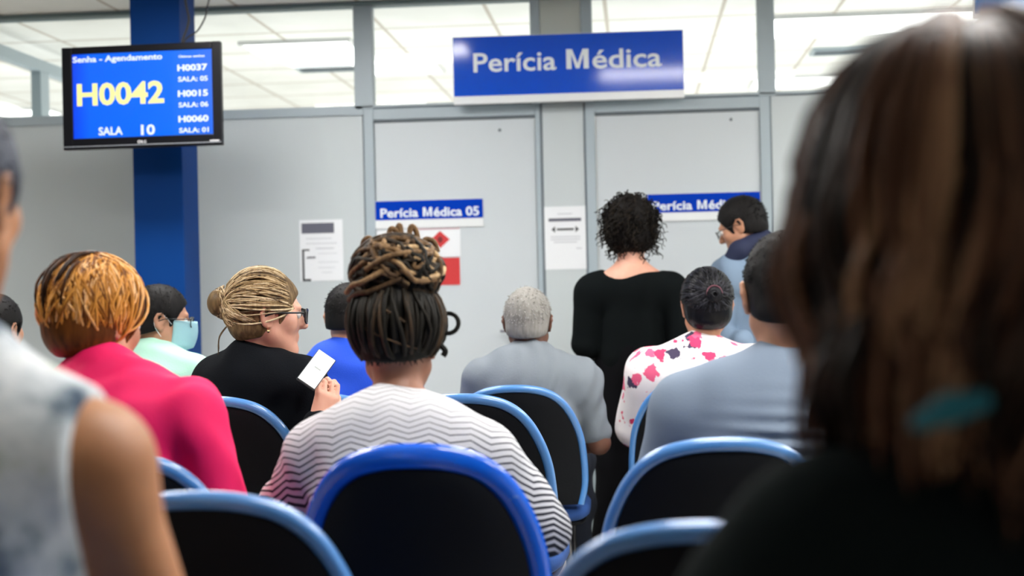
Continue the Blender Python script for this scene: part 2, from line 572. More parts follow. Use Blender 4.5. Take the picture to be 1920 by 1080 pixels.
def glasses(F, parent, col=(.01, .01, .012), rw=.025, rh=.019, tr=.0018, label=None, cat_eye=0):
    mb = MB(); lens = MB()
    for q in (-1, 1):
        c = np.array([q * .033, .112, .0]); pts = []
        for i in range(28):
            a = 2 * math.pi * i / 28; x = math.cos(a); z = math.sin(a)
            x = math.copysign(abs(x) ** .75, x) * rw; z = math.copysign(abs(z) ** .75, z) * rh
            if z > 0 and x * q > 0: z += cat_eye * x * q / rw
            pts.append(F.H(c + np.array([x, -abs(c[0] + x) ** 2 * 4 + .004, z])))
        mb.tube(pts, tr, 6, closed=True)
        lens.add([p for p in pts], [tuple(range(28))])
        mb.tube([F.H((q * .058, .102, .008)), F.H((q * .074, .085, .010)), F.H((q * .082, .01, .006)), F.H((q * .083, -.015, -.004)), F.H((q * .080, -.03, -.022))], tr * 1.1, 6)
    mb.tube([F.H((-.009, .114, .004)), F.H((0, .117, .007)), F.H((.009, .114, .004))], tr, 6)
    g = mb.build('glasses', mat('spectacle_frame', col, .3), parent, True)
    if label: g['label'] = label
    lens.build('lenses', clear_glass(), g)
    return g


def clear_glass():
    if 'clear_glass' in MATS: return MATS['clear_glass']
    m = bpy.data.materials.new('clear_glass'); m.use_nodes = True; t = m.node_tree; t.nodes.clear()
    o = t.nodes.new('ShaderNodeOutputMaterial'); mx = t.nodes.new('ShaderNodeMixShader'); a = t.nodes.new('ShaderNodeBsdfTransparent'); g = t.nodes.new('ShaderNodeBsdfGlossy')
    f = t.nodes.new('ShaderNodeFresnel'); f.inputs[0].default_value = 1.3
    a.inputs[0].default_value = (.96, .98, .98, 1); g.inputs['Roughness'].default_value = .02
    t.links.new(f.outputs[0], mx.inputs[0]); t.links.new(a.outputs[0], mx.inputs[1]); t.links.new(g.outputs[0], mx.inputs[2]); t.links.new(mx.outputs[0], o.inputs[0])
    MATS['clear_glass'] = m; return m


def text(s, name, m, parent, loc, width=None, height=.05, bold=0.0, **kw):
    """lettering; the capital M is drawn from strokes and the rest from the built-in typeface"""
    if 'M' not in s or width is None: return text0(s, name, m, parent, loc, width, height, bold, **kw)
    W = dict(zip('ílij1 ', (.28, .28, .28, .28, .55, .32))); adv = lambda c: W.get(c, .95 if c == 'M' else (.68 if c.isupper() else (.56 if not c.isdigit() else .6)))
    tot = sum(adv(c) for c in s); k_ = width / tot; i = s.index('M'); x0 = sum(adv(c) for c in s[:i]) * k_; xm = adv('M') * k_
    e = kw.get('ext', .0006)
    if i: text0(s[:i].rstrip(), name, m, parent, loc, sum(adv(c) for c in s[:i].rstrip()) * k_ * .97, height, bold, **kw)
    h, w_ = height, xm * .86; st = w_ * .23; mb = MB()
    out = [(0, 0), (st, 0), (st, h * .72), (w_ * .42, 0.02 * h), (w_ * .58, 0.02 * h), (w_ - st, h * .72), (w_ - st, 0), (w_, 0), (w_, h), (w_ - st * 1.15, h), (w_ * .5, h * .28), (st * 1.15, h), (0, h)]
    vs = [(x, -e, z) for x, z in out] + [(x, 0, z) for x, z in out]; N = 13
    fs = [(0, 1, 2, 12), (2, 11, 12), (2, 3, 10, 11), (3, 4, 10), (4, 5, 9, 10), (5, 8, 9), (5, 6, 7, 8)]
    fs += [(j, (j + 1) % N, N + (j + 1) % N, N + j) for j in range(N)]
    mb.add(vs, fs).build(name, m, parent, loc=(loc[0] + x0, loc[1], loc[2]))
    return text0(s[i + 1:], name, m, parent, (loc[0] + x0 + xm, loc[1], loc[2]), width - x0 - xm, height, bold, **kw)


def text0(s, name, m, parent, loc, width=None, height=.05, bold=0.0, ext=.0006, rot=(R(90), 0, 0), align='LEFT', sx=None, label=None):
    """raised lettering standing in the local XZ plane, facing -Y; height = cap height"""
    cu = bpy.data.curves.new(name, 'FONT'); cu.body = s; cu.size = 1.0; cu.extrude = 0.01; cu.offset = bold; cu.resolution_u = 3
    tmp = bpy.data.objects.new(name, cu); COL.objects.link(tmp)
    bpy.context.view_layer.update()
    dg = bpy.context.evaluated_depsgraph_get(); me = bpy.data.meshes.new_from_object(tmp.evaluated_get(dg))
    bpy.data.objects.remove(tmp)
    co = np.array([v.co[:] for v in me.vertices]); lo, hi = co.min(0), co.max(0)
    k = height / .73
    kx = (width / (hi[0] - lo[0])) if width else k
    co[:, 0] = (co[:, 0] - lo[0]) * kx; co[:, 1] *= k
    if align == 'CENTER': co[:, 0] -= (hi[0] - lo[0]) * kx / 2
    co[:, 2] = (co[:, 2]) / .01 * ext
    out = np.stack([co[:, 0], -co[:, 2], co[:, 1]], 1)
    me.vertices.foreach_set('co', out.ravel().astype(np.float32)); me.materials.clear(); me.update()
    o = link(name, me, m, parent, loc)
    if label: o['label'] = label
    return o

#==SETTING==
YW = 7.1                      # front face of the partition
CEIL = on_y(664, 4, YW).z     # suspended ceiling just above the partition's top rail
X = lambda px, py: on_y(px, py, YW).x
Z = lambda px, py: on_y(px, py, YW).z
XL, XR, YB, YF = -8.2, 4.2, -3.4, 14.0

m_panel = mat('grey_laminate', srgb(194, 203, 206), .45, vary=.03, vscale=1.5)
m_panel2 = mat('beige_laminate', srgb(198, 204, 198), .5, vary=.03, vscale=1.5)
m_frame = mat('grey_painted_metal', srgb(166, 180, 188), .4, vary=.02)
m_framed = mat('dark_rubber_gap', srgb(110, 120, 128), .6)
m_top = mat('dark_grey_rail', srgb(112, 130, 134), .5, vary=.06, vscale=6)

# ceiling with tile grid
k = NT('ceiling_tiles', .8)
mp = k.n('ShaderNodeMapping'); mp.inputs['Scale'].default_value = (1 / .62, 1 / .62, 1); mp.inputs['Location'].default_value = (.23, .37, 0)
k.l(k.tc.outputs['Object'], mp.inputs[0])
sx = k.n('ShaderNodeSeparateXYZ'); k.l(mp.outputs[0], sx.inputs[0])
def line(c, wd):
    f = k.math('FRACT', c); a = k.math('LESS_THAN', f, wd); return a
g1 = line(sx.outputs[0], .035); g2 = line(sx.outputs[1], .05)
g = k.math('MAXIMUM', g1, g2)
nz = k.n('ShaderNodeTexNoise', Scale=3.0); k.l(k.tc.outputs['Object'], nz.inputs['Vector'])
base = k.ramp(nz.outputs['Fac'], [(.3, srgb(236, 236, 232)), (.7, srgb(246, 246, 243))])
k.l(k.mixc(g, base.outputs[0], srgb(196, 188, 178)), k.b.inputs['Base Color'])
m_ceil = k.m
o = MB().box(XL - .1, XR + .1, YB - .1, YF + .1, CEIL, CEIL + .05).build('ceiling', m_ceil); tag(o, kind='structure', label='white suspended tile ceiling', cat='ceiling')

k = NT('floor_tiles', .35)
mp = k.n('ShaderNodeTexBrick'); mp.offset = 0; mp.inputs['Scale'].default_value = 1.0; mp.inputs['Brick Width'].default_value = .45; mp.inputs['Row Height'].default_value = .45
mp.inputs['Mortar Size'].default_value = .004; mp.inputs['Color1'].default_value = (*srgb(186, 180, 168), 1); mp.inputs['Color2'].default_value = (*srgb(194, 188, 176), 1); mp.inputs['Mortar'].default_value = (*srgb(120, 115, 106), 1)
k.l(k.tc.outputs['Object'], mp.inputs[0]); k.l(mp.outputs[0], k.b.inputs['Base Color'])
o = MB().box(XL - .1, XR + .1, YB - .1, YF + .1, -.06, 0).build('floor', k.m); tag(o, kind='structure', label='beige ceramic tile floor', cat='floor')
m_wall = mat('wall_paint', srgb(150, 158, 164), .8, vary=.03, vscale=2, bump=.1)
for nm, b in (('wall_left', (XL - .1, XL, YB, YF)), ('wall_right', (XR, XR + .1, YB, YF)), ('wall_back', (XL, XR, YB - .1, YB)), ('wall_far', (XL, XR, YF, YF + .1))):
    tag(MB().box(b[0], b[1], b[2], b[3], 0, CEIL).build(nm, m_wall if nm != 'wall_far' else mat('office_wall_paint', srgb(224, 224, 220), .8)), kind='structure', label='plain grey painted wall', cat='wall')

# levels and stations read off the photograph, turned into metres
z_hd = (Z(664, 17) + Z(100, 32)) / 2                  # underside of the top rail
z_gb = (Z(664, 200) + Z(1422, 169) + Z(800, 197)) / 3    # foot of the glass
z_pt = Z(500, 222)                                    # top of the grey panels
z_d5 = Z(850, 230); z_d6 = Z(1270, 214)
z_d5 = z_d6 = (z_d5 + z_d6) / 2                       # head of the two door leaves
xs = {n: X(px, 300) for n, px in dict(j5a=684, d5a=702, d5b=1005, j5b=1014, p1=1018, j6a=1099, d6a=1117, d6b=1426, j6b=1445).items()}
T = .05
def bar(name, x0, x1, z0, z1, y0=YW - .012, y1=YW + T + .012, m=None, bev=.003):
    o = MB().box(x0, x1, y0, y1, z0, z1).build(name, m or m_frame, bevel=bev); return tag(o, kind='structure')
n_tr = [0]
def trim(x0, x1, z0, z1, m=None, y0=YW - .012, y1=YW + T + .012):
    n_tr[0] += 1; return bar('trim_%d' % n_tr[0], x0, x1, z0, z1, y0, y1, m)
# panels of the partition (one structure per bay)
wf = MB()
wf.box(XL, xs['j5a'], YW, YW + T, 0, z_pt)
wf.box(xs['j5b'], xs['j6a'], YW, YW + T, 0, z_pt + .03)
wf.box(xs['j6b'], XR, YW, YW + T, 0, z_pt + .03)
tag(wf.build('wall_front', m_panel), kind='structure', label='grey laminate partition panels below the glazing', cat='wall')
xb0, xb1 = X(1013, 100), X(1092, 100)
tag(MB().box(xb0, xb1, YW, YW + T, z_gb - .02, CEIL).build('wall_infill', m_panel2), kind='structure')
# rails
trim(XL, XR, z_hd, CEIL - .002, m_top, YW - .03)
trim(XL, xs['j5a'], z_pt, z_gb, None)
trim(xs['j5a'], XR, z_pt + .035, z_gb, None)
trim(XL, XR, .0, .09, m_frame)
# grooves under the rail
trim(xs['j5a'], XR, z_pt + .028, z_pt + .035, m_framed, YW - .006)
# window posts
for a, b in ((335, 356), (664, 699), (995, 1013), (1090, 1111), (1421, 1453)):
    trim(X(a, 110), X(b, 110), z_gb - .02, z_hd + .01)
# low posts beside the doors
trim(xs['j5a'] - .008, xs['j5a'], 0, z_pt + .03, m_framed, YW - .004)
trim(xs['j5a'], xs['d5a'], 0, z_pt + .028)
trim(xs['d5b'], xs['j5b'], 0, z_pt + .028)
trim(xs['j5b'], xs['j5b'] + .012, 0, z_gb, m_framed, YW - .004)
trim(xs['j6a'] - .010, xs['j6a'], 0, z_gb, m_framed, YW - .004)
trim(xs['j6a'], xs['d6a'], 0, z_pt + .028)
trim(xs['d6b'], xs['j6b'], 0, z_pt + .028)
trim(xs['j6b'], xs['j6b'] + .008, 0, z_pt + .03, m_framed, YW - .004)
trim(xs['d5a'], xs['d5b'], z_d5 + .022, z_pt + .028)
trim(xs['d6a'], xs['d6b'], z_d6 + .022, z_pt + .028)
trim(xs['d5a'], xs['d5b'], z_d5 + .012, z_d5 + .022, m_framed, YW - .002)
trim(xs['d6a'], xs['d6b'], z_d6 + .012, z_d6 + .022, m_framed, YW - .002)
# glass panes
gx = [XL, X(335, 110), X(356, 110), X(664, 110), X(699, 110), X(995, 110), X(1111, 110), X(1421, 110), X(1453, 110), XR]
for i in range(0, 10, 2):
    tag(MB().box(gx[i], gx[i + 1], YW + .02, YW + .026, z_gb, z_hd).build('window_%d' % (i // 2 + 1), clear_glass()), kind='structure', label='clear glass pane above the partition', cat='window')
# doors
m_door = mat('door_laminate', srgb(198, 206, 211), .42, vary=.02, vscale=1.2)
m_chrome = mat('brushed_steel', (.6, .6, .6), .25, 1.0)
for i, (a, b, side) in enumerate((('d5a', 'd5b', 0), ('d6a', 'd6b', 0))):
    x0, x1 = xs[a] + .004, xs[b] - .004
    d = MB().box(x0, x1, YW + .002, YW + .042, .095, z_d5 + .006).build('door_%d' % (i + 1), m_door, bevel=.002); tag(d, kind='structure', label='flush grey laminate office door', cat='door')
    hx = x1 - .07; hd = MB().tube([(hx, YW + .002, 1.02), (hx, YW - .05, 1.02), (hx - .12, YW - .05, 1.02)], .009, 10); hd.box(hx - .022, hx + .022, YW - .006, YW + .002, .93, 1.1)
    hd.build('door_handle', m_chrome, d)
    q = X((937, 1371)[i], 240); zz = Z((937, 1371)[i], (244, 224)[i])
    MB().sphere((q, YW, zz), .008, 10, 6, (1, .5, 1)).build('peg', m_framed, d)

# side partition in the room beyond, seen through the left pane
sxp = X(60, 150) - .35
yq0, yq1 = YW + T + .02, YF
m_far = mat('pale_partition', srgb(222, 221, 212), .6)
tag(MB().box(sxp - .03, sxp + .03, yq0, yq1, 0, 2.06).build('wall_side', m_far), kind='structure', label='low side partition in the room beyond', cat='wall')
trim(sxp - .03, sxp + .03, 2.55, 2.62, m_frame, yq0, yq1)
ym = CM.translation + (Wp(67, 150, 1) - CM.translation) * (sxp / (Wp(67, 150, 1).x - CM.translation.x))
for yy in (ym.y, ym.y + 1.6, ym.y + 3.2): trim(sxp - .03, sxp + .03, 2.06, 2.55, m_frame, yy, yy + .12)

# ---- ceiling lights
m_diff = mat('lit_diffuser', (1, 1, 1), .5, emis=(1, .98, .95), estr=ROOM_W)
m_diff2 = mat('lit_office_diffuser', (1, 1, 1), .5, emis=(1, .99, .96), estr=FAR_W * .22)
m_white = mat('white_plastic', (.8, .8, .8), .4)
def panel_light(x, y, md, lab, wx=1.2, wy=.3, grp=None):
    e = empty('ceiling_light', (x, y, CEIL)); tag(e, lab, 'ceiling light', grp)
    f = MB(); a, b = wx / 2, wy / 2
    for q in ((-a - .02, a + .02, -b - .02, -b), (-a - .02, a + .02, b, b + .02), (-a - .02, -a, -b, b), (a, a + .02, -b, b)): f.box(*q, -.022, -.001)
    f.build('frame', m_white, e); MB().box(-a, a, -b, b, -.016, -.002).build('diffuser', md, e); return e
for i, (x, y) in enumerate([(-1.55, 5.45), (.5, 4.25), (2.6, 5.95), (2.6, 4.25), (-2.2, 3.3), (-5.2, 4.0), (.5, 2.2), (2.6, 2.2)]):
    panel_light(x, y, m_diff, 'white ceiling light fitting over the rows of waiting-room chairs', 1.24, .4, 'waiting-room ceiling lights')
for (px, py, lab, wx, wy) in ((575, 92, 'bright ceiling light behind the glass beside the queue screen', .62, .62), (1640, 42, 'large bright ceiling light behind the rightmost glass', 1.24, .62),
                      (1530, 150, 'farther bright ceiling light behind the rightmost glass', .9, .5), (745, 120, 'bright ceiling light behind the glass left of the large blue sign', .5, .62),
                      (30, 208, 'distant ceiling light behind the leftmost glass', .62, .3)):
    p = on_z(px, py, CEIL); panel_light(p.x, p.y, m_diff2, lab, wx, wy)
# unseen uplights added low in the offices to brighten the ceiling beyond
for i, x in enumerate((-6.4, -3.9, -1.6, .8, 3.0)):
    for y in (8.4, 11.2):
        la = bpy.data.lights.new('added_uplight', 'AREA'); la.shape = 'RECTANGLE'; la.size = 1.6; la.size_y = 1.2; la.energy = FAR_W * 2; la.color = (1, .99, .96)
        lo = bpy.data.objects.new('added_uplight', la); COL.objects.link(lo); lo.location = (x, y, .9); lo.rotation_euler = (R(180), 0, 0)
# air grille in far ceiling
for px, py, lab in ((1605, 92, 'grey ceiling air grille behind the rightmost glass'), (637, 124, 'grey ceiling air grille behind the glass next to the blue column')):
    p = on_z(px, py, CEIL); e = empty('air_grille', (p.x, p.y, CEIL)); tag(e, lab, 'vent')
    f = MB(); f.box(-.28, .28, -.11, -.09, -.02, -.001).box(-.28, .28, .09, .11, -.02, -.001).box(-.28, -.26, -.09, .09, -.02, -.001).box(.26, .28, -.09, .09, -.02, -.001); f.build('frame', m_frame, e)
    s_ = MB()
    for i in range(6): s_.box(-.26, .26, -.08 + i * .03, -.07 + i * .03, -.016, -.002)
    s_.build('slats', m_framed, e)

# ---- blue column
YC = 6.55
c0, c1 = on_y(253, 500, YC).x, on_y(346, 500, YC).x
m_blue = mat('blue_paint', srgb(0, 58, 128), .6, spec=.15, vary=.04, vscale=3)
tag(MB().box(c0, c1, YC, YC + .24, 0, CEIL).build('trim_column', m_blue, bevel=.004), kind='structure', label='blue painted square column', cat='column')

# ---- queue screen on the column
tvz = on_y(268, 182, YC - .1)
dtv = 6.38
pc = Wp(267.5, 181, dtv); sT = FPX / dtv
tw, th = 309 / sT, 193 / sT
tv = empty('queue_screen', pc, R(5 - 7.0)); tag(tv, 'black flat screen television on the blue column showing H0042 in yellow on blue', 'television')
m_bez = mat('gloss_black_plastic', (.004, .004, .006), .3, spec=.2); 
def px2(u, v): return ((u - 267.5) / sT, -(v - 181) / sT)
# bezel ring as a frame
bz = MB(); sx0, sz1 = px2(133, 98); sx1, sz0 = px2(405, 256.5); hw, hh = tw / 2, th / 2
bz.box(-hw, sx0, -.02, .012, -hh, hh).box(sx1, hw, -.02, .012, -hh, hh).box(sx0, sx1, -.02, .012, sz1, hh).box(sx0, sx1, -.02, .012, -hh, sz0)
bz.build('bezel', m_bez, tv, bevel=.004)
MB().box(-hw + .035, hw - .035, .012, .08, -hh + .03, hh - .03).build('back_housing', mat('matt_black_plastic', (.01, .01, .012), .5), tv, bevel=.006)
MB().box(-hw + .004, hw - .004, -.0215, -.02, -hh + .012, -hh + .0155).build('lower_trim_line', mat('grey_plastic_line', (.25, .27, .3), .3), tv)
lg = MB(); 

lg.tube(ringpts((-.012 - .0, -.0215, sz0 - .024), (1, 0, 0), (0, 0, 1), .006, 16), .0018, 6, True); lg.box(-.002, .003, -.0215, -.02, sz0 - .03, sz0 - .018); lg.box(.003, .008, -.0215, -.02, sz0 - .03, sz0 - .0275); lg.box(.011, .020, -.0215, -.02, sz0 - .03, sz0 - .0275); lg.box(.011, .0135, -.0215, -.02, sz0 - .03, sz0 - .018); lg.box(.0175, .020, -.0215, -.02, sz0 - .03, sz0 - .024); lg.box(.011, .02, -.0215, -.02, sz0 - .0205, sz0 - .018)
lg.build('maker_mark', mat('silver_print', (.6, .6, .62), .4), tv)
MB().box(hw - .055, hw - .012, -.0215, -.02, -hh + .018, -hh + .023).build('model_mark', MATS['silver_print'], tv)
k = NT('screen_blue', .2); 
sp = k.n('ShaderNodeSeparateXYZ'); k.l(k.tc.outputs['Generated'], sp.inputs[0])
ed = k.ramp(sp.outputs[0], [(0.0, srgb(0, 60, 235)), (.12, srgb(0, 98, 252)), (.70, srgb(0, 104, 252)), (.76, srgb(20, 108, 236)), (1.0, srgb(36, 104, 235))])
k.l(ed.outputs[0], k.b.inputs['Emission Color']); k.b.inputs['Emission Strength'].default_value = 1.0; k.b.inputs['Base Color'].default_value = (0, .01, .05, 1)
scr = MB().box(sx0, sx1, -.012, .011, sz0, sz1).build('screen', k.m, tv)
m_sw = mat('screen_white', (.1, .1, .1), .5, emis=srgb(225, 238, 255), estr=1.0); m_sy = mat('screen_yellow', (.1, .1, .05), .5, emis=srgb(250, 245, 150), estr=1.0)
def tvt(s, u0, u1, v1, cap, m, bold=.03, nm='lettering'):
    a = px2(u0, v1); text(s, nm, m, scr, (a[0], -.0125, a[1]), width=(u1 - u0) / sT, height=cap / sT, bold=bold, ext=.0004)
tvt('Senha - Agendamento', 134, 309, 113, 11, m_sw, .025)
tvt('H0042', 141, 311, 193.5, 41, m_sy, .028, 'ticket_number')
tvt('SALA', 182, 229, 251, 15, m_sw, .025); tvt('10', 265, 292, 253, 19, m_sw, .025)
tvt('Últimas senhas', 341, 391, 112, 4, m_sw, .025)
for tx, sl, v in (('H0037', 'SALA: 05', 136.5), ('H0015', 'SALA: 06', 184.5), ('H0060', 'SALA: 01', 232)):
    tvt(tx, 338, 396, v, 11.5, m_sw, .035); tvt(sl, 339, 396, v + 20, 9, m_sw, .025)
MB().box(-.12, .12, .08, YC - pc.y - .0, -.1, .1).build('wall_bracket', MATS['matt_black_plastic'], tv) if YC - pc.y > .08 else None

# ---- cables above the screen
m_cab = mat('black_cable', (.02, .02, .022), .5)
cb = MB(); yc2 = YC - .02
def cpath(pts, y=6.46): return [on_y(a, b, y) for a, b in pts]
def smooth(pts, n=6):
    pts = [Vector(p) for p in pts]; out = []
    for i in range(len(pts) - 1):
        p0 = pts[max(i - 1, 0)]; p1 = pts[i]; p2 = pts[i + 1]; p3 = pts[min(i + 2, len(pts) - 1)]
        for j in range(n):
            t = j / n; out.append(.5 * ((2 * p1) + (p2 - p0) * t + (2 * p0 - 5 * p1 + 4 * p2 - p3) * t * t + (3 * p1 - p0 - 3 * p2 + p3) * t ** 3))
    out.append(pts[-1]); return out
for pts, lab, r in (([(346, -8), (350, 14), (354, 34), (351, 52), (343, 74), (340, 92)], 'straighter black cable running down behind the queue screen', .006),
                 ([(394, -8), (389, 12), (384, 34), (370, 58), (352, 70), (345, 80), (343, 92)], 'looped black cable curving right above the queue screen', .004)):
    o = MB().tube(smooth(cpath(pts)), r, 8).build('cable', m_cab, None, True); tag(o, lab, 'cable')

# ---- signs
def sign_mat(name, col):
    k = NT(name, .09); k.b.inputs['Base Color'].default_value = (*col, 1); k.b.inputs['Specular IOR Level'].default_value = .4; return k.m
m_sblue = sign_mat('sign_blue', srgb(0, 78, 205)); m_sblue2 = sign_mat('door_sign_blue', srgb(4, 58, 180)); m_swhite = mat('sign_white', srgb(232, 236, 238), .25); m_let = mat('sign_lettering', srgb(232, 240, 246), .4)
def sign(name, tl, br, y, lab, blue_h, txt, tx0, tx1, tz, cap, mb_, thick=.02, rz=0, bold=.0, white_all=False):
    a, b = on_y(*tl, y), on_y(*br, y); W_, H_ = b.x - a.x, None
    e = empty(name, (a.x, y, a.z), rz); tag(e, lab, 'sign')
    s_ = (b.x - a.x) / (br[0] - tl[0]); H_ = blue_h * s_
    return e, s_, W_
# big sign: box standing proud of the rail
ya = 6.98
a = on_y(848, 70, ya); b = on_y(1281, 51, ya); s_ = (b.x - a.x) / 433
e = empty('department_sign', (a.x, ya, a.z), R(1.0)); tag(e, 'large blue board above the doors reading Perícia Médica in white', 'sign')
Wd = b.x - a.x; zb = -112 * s_; zw = -127 * s_
MB().box(0, Wd, 0, .03, zw, .0).build('board', m_swhite, e, bevel=.001)
MB().box(.003, Wd - .003, -.002, 0, zb + .0, -.003).build('blue_face', m_sblue, e)
text('Perícia', 'lettering', m_let, e, (39 * s_, -.0025, -(67) * s_), width=156 * s_, height=37 * s_, bold=.014)
text('Médica', 'lettering', m_let, e, (214 * s_, -.0025, -(67) * s_), width=178 * s_, height=37 * s_, bold=.014)
for q in (.25, .75): MB().box(Wd * q - .02, Wd * q + .02, .03, YW - .012 - ya, zw * .6 - .02, zw * .6 + .02).build('bracket', m_frame, e)
# the two door plates
for i, (x0, y0, x1, num, lab) in enumerate(((703, 379, 906, '05', 'small blue door plate reading Perícia Médica 05'), (1213, 366, 1426, '06', 'small blue door plate reading Perícia Médica 06 behind the standing man'))):
    yd = YW - .006
    a = on_y(x0, y0, yd); b = on_y(x1, y0, yd); s_ = (b.x - a.x) / (x1 - x0)
    e = empty('door_sign', (a.x, yd, a.z + .005)); tag(e, lab, 'sign'); Wd = b.x - a.x
    MB().box(0, Wd, 0, .006, -52 * s_, 0).build('plate', m_swhite, e)
    MB().box(0.002, Wd - .002, -.0015, 0, -36 * s_, -.002).build('blue_face', m_sblue2, e)
    text('Perícia Médica ' + num, 'lettering', m_let, e, (10 * s_, -.002, -31 * s_), width=(x1 - x0 - 18) * s_, height=17 * s_, bold=.024)
# blue sign at the far right
a = on_y(1826, -60, 6.9); b = on_y(2010, 28, 6.9)
e = empty('hanging_sign', (a.x, 6.9, b.z)); tag(e, 'blue board at the top right corner behind the long brown hair', 'sign')
MB().box(0, b.x - a.x, 0, .03, 0, a.z - b.z - .005).build('board', m_swhite, e); MB().box(.003, b.x - a.x - .003, -.002, 0, .02, a.z - b.z - .008).build('blue_face', sign_mat('sign_light_blue', srgb(20, 118, 190)), e)
for q in (.3, .7): MB().box((b.x - a.x) * q - .02, (b.x - a.x) * q + .02, .03, YW - .012 - 6.9, .05, .09).build('bracket', m_frame, e)

# ---- papers
m_paper = mat('paper', srgb(232, 236, 240), .6); m_ink = mat('grey_ink', srgb(96, 98, 112), .7); m_ink2 = mat('faint_ink', srgb(196, 200, 206), .7); m_black = mat('black_ink', srgb(58, 60, 64), .7); m_red = mat('red_print', srgb(200, 48, 50), .5)
def sheet(name, u0, v0, u1, v1, lab, cat='notice'):
    y = YW - .0025; a = on_y(u0, v0, y); b = on_y(u1, v0, y); s_ = (b.x - a.x) / (u1 - u0)
    o = MB().box(0, (u1 - u0) * s_, 0, .0015, -(v1 - v0) * s_, 0).build(name, m_paper, None, loc=(a.x, y, a.z)); tag(o, lab, cat)
    return o, s_
def mark(o, s_, nm, rects, m):
    q = MB()
    for (x0, y0, x1, y1) in rects: q.box(x0 * s_, x1 * s_, -.0006, 0, -y1 * s_, -y0 * s_)
    return q.build(nm, m, o)
o, s_ = sheet('wall_notice', 561, 413, 642, 526, 'white notice sheet with a grey heading on the panel left of door 05')
mark(o, s_, 'heading_block', [(4, 6, 65, 25)], m_ink)
mark(o, s_, 'bracket_mark', [(4, 54, 8, 112), (4, 54, 18, 57), (4, 109, 20, 113)], m_black)
mark(o, s_, 'text_lines', [(12, 34, 60, 35.5), (12, 43, 70, 44.5), (30, 52, 64, 54), (12, 69, 28, 71), (34, 62, 70, 63), (34, 78, 72, 79), (34, 88, 66, 89), (40, 97, 60, 98)], m_ink2)
mark(o, s_, 'small_lines', [(13, 68, 29, 71)], m_ink)
o, s_ = sheet('wall_notice', 1019, 388, 1099, 506, 'white notice sheet with a double-headed arrow between the two doors')
mark(o, s_, 'heading_bar', [(9, 22, 70, 28)], m_ink); mark(o, s_, 'title_text', [(26, 13, 54, 15)], m_ink2)
mark(o, s_, 'text_lines', [(12, 56, 68, 58), (12, 61, 68, 63), (18, 66, 62, 68), (60, 78, 70, 80)], m_ink2)
ar = MB(); yv = 43
for sg in (1, -1):
    cx = 40 + sg * 19; ar.add([(q[0] * s_, yy, -q[1] * s_) for yy in (-.0006, 0) for q in ((cx + sg * 0, yv - 6), (cx + sg * 0, yv + 6), (cx + sg * 7, yv))], [(0, 1, 2), (3, 4, 5), (0, 1, 4, 3), (1, 2, 5, 4), (2, 0, 3, 5)])
ar.box(24 * s_, 56 * s_, -.0006, 0, -45 * s_, -41 * s_); ar.build('arrow', m_black, o)
o, s_ = sheet('door_notice', 706, 432, 863, 484, 'white safety sheet with a red diamond on door 05')
dm = MB(); cx, cy = 119, 20
dm.add([(x * s_, yy, -z * s_) for yy in (-.0008, 0) for x, z in ((cx - 18, cy), (cx, cy - 16), (cx + 18, cy), (cx, cy + 16))], [(0, 1, 2, 3), (4, 5, 6, 7), (0, 1, 5, 4), (1, 2, 6, 5), (2, 3, 7, 6), (3, 0, 4, 7)]); dd = dm.build('red_diamond', m_red, o)
MB().sphere((cx * s_, -.001, -cy * s_), 5 * s_, 10, 6, (1, .1, 1.2)).build('diamond_symbol', mat('dark_red_print', srgb(120, 22, 26), .5), dd)
mark(o, s_, 'red_top_line', [(60, -1, 156, 1.0)], mat('faint_red_print', srgb(205, 160, 170), .6))
o, s_ = sheet('door_notice', 800, 484, 863, 536, 'red square safety sticker on door 05 under the diamond sheet'); mark(o, s_, 'red_field', [(2, 0, 62, 51)], m_red)
#==CHAIRS==
# ------------------------------------------------------------------ chairs
k = NT('blue_rim_plastic', .3); k.b.inputs['Coat Weight'].default_value = 1.0; k.b.inputs['Coat Roughness'].default_value = .25
k.b.inputs['Base Color'].default_value = (*srgb(70, 130, 196), 1); m_rim = k.m
k = NT('scuffed_blue_plastic', .22); k.b.inputs['Coat Weight'].default_value = .6
n = k.n('ShaderNodeTexNoise', Scale=26.0, Detail=5.0); n.inputs['Roughness'].default_value = .7
mp = k.n('ShaderNodeMapping'); mp.inputs['Scale'].default_value = (1.0, 1, 1.0); k.l(k.tc.outputs['Object'], mp.inputs[0]); k.l(mp.outputs[0], n.inputs['Vector'])
r = k.ramp(n.outputs['Fac'], [(.0, srgb(2, 84, 205)), (.66, srgb(4, 94, 218)), (.70, srgb(130, 170, 225)), (.76, srgb(190, 205, 225))])
k.l(r.outputs[0], k.b.inputs['Base Color']); k.bump(n.outputs['Fac'], .25, .004); m_rim2 = k.m
m_cback = mat('black_moulded_back', (.005, .006, .008), .6, spec=.12, bump=.15, bscale=200)
m_cfab = mat('blue_woven_upholstery', srgb(28, 70, 135), .85, bump=.4, bscale=300, vary=.06, vscale=40)
m_leg = mat('black_steel_tube', (.012, .012, .014), .35)
OUT = [(.0, .235), (.15, .25), (.3, .252), (.5, .245), (.62, .234), (.72, .218), (.82, .195), (.90, .165), (.955, .128), (.985, .085), (1.0, .035)]


def chair_outline(n=5):
    ts = [(a, b) for a, b in OUT]; left = [Vector((-b, 0, a)) for a, b in ts]; right = [Vector((b, 0, a)) for a, b in ts][::-1]
    return smooth(left + right, n)


def cy_(x, t): return .045 * (x / .25) ** 2 - .085 * t + .02 * math.sin(math.pi * t)


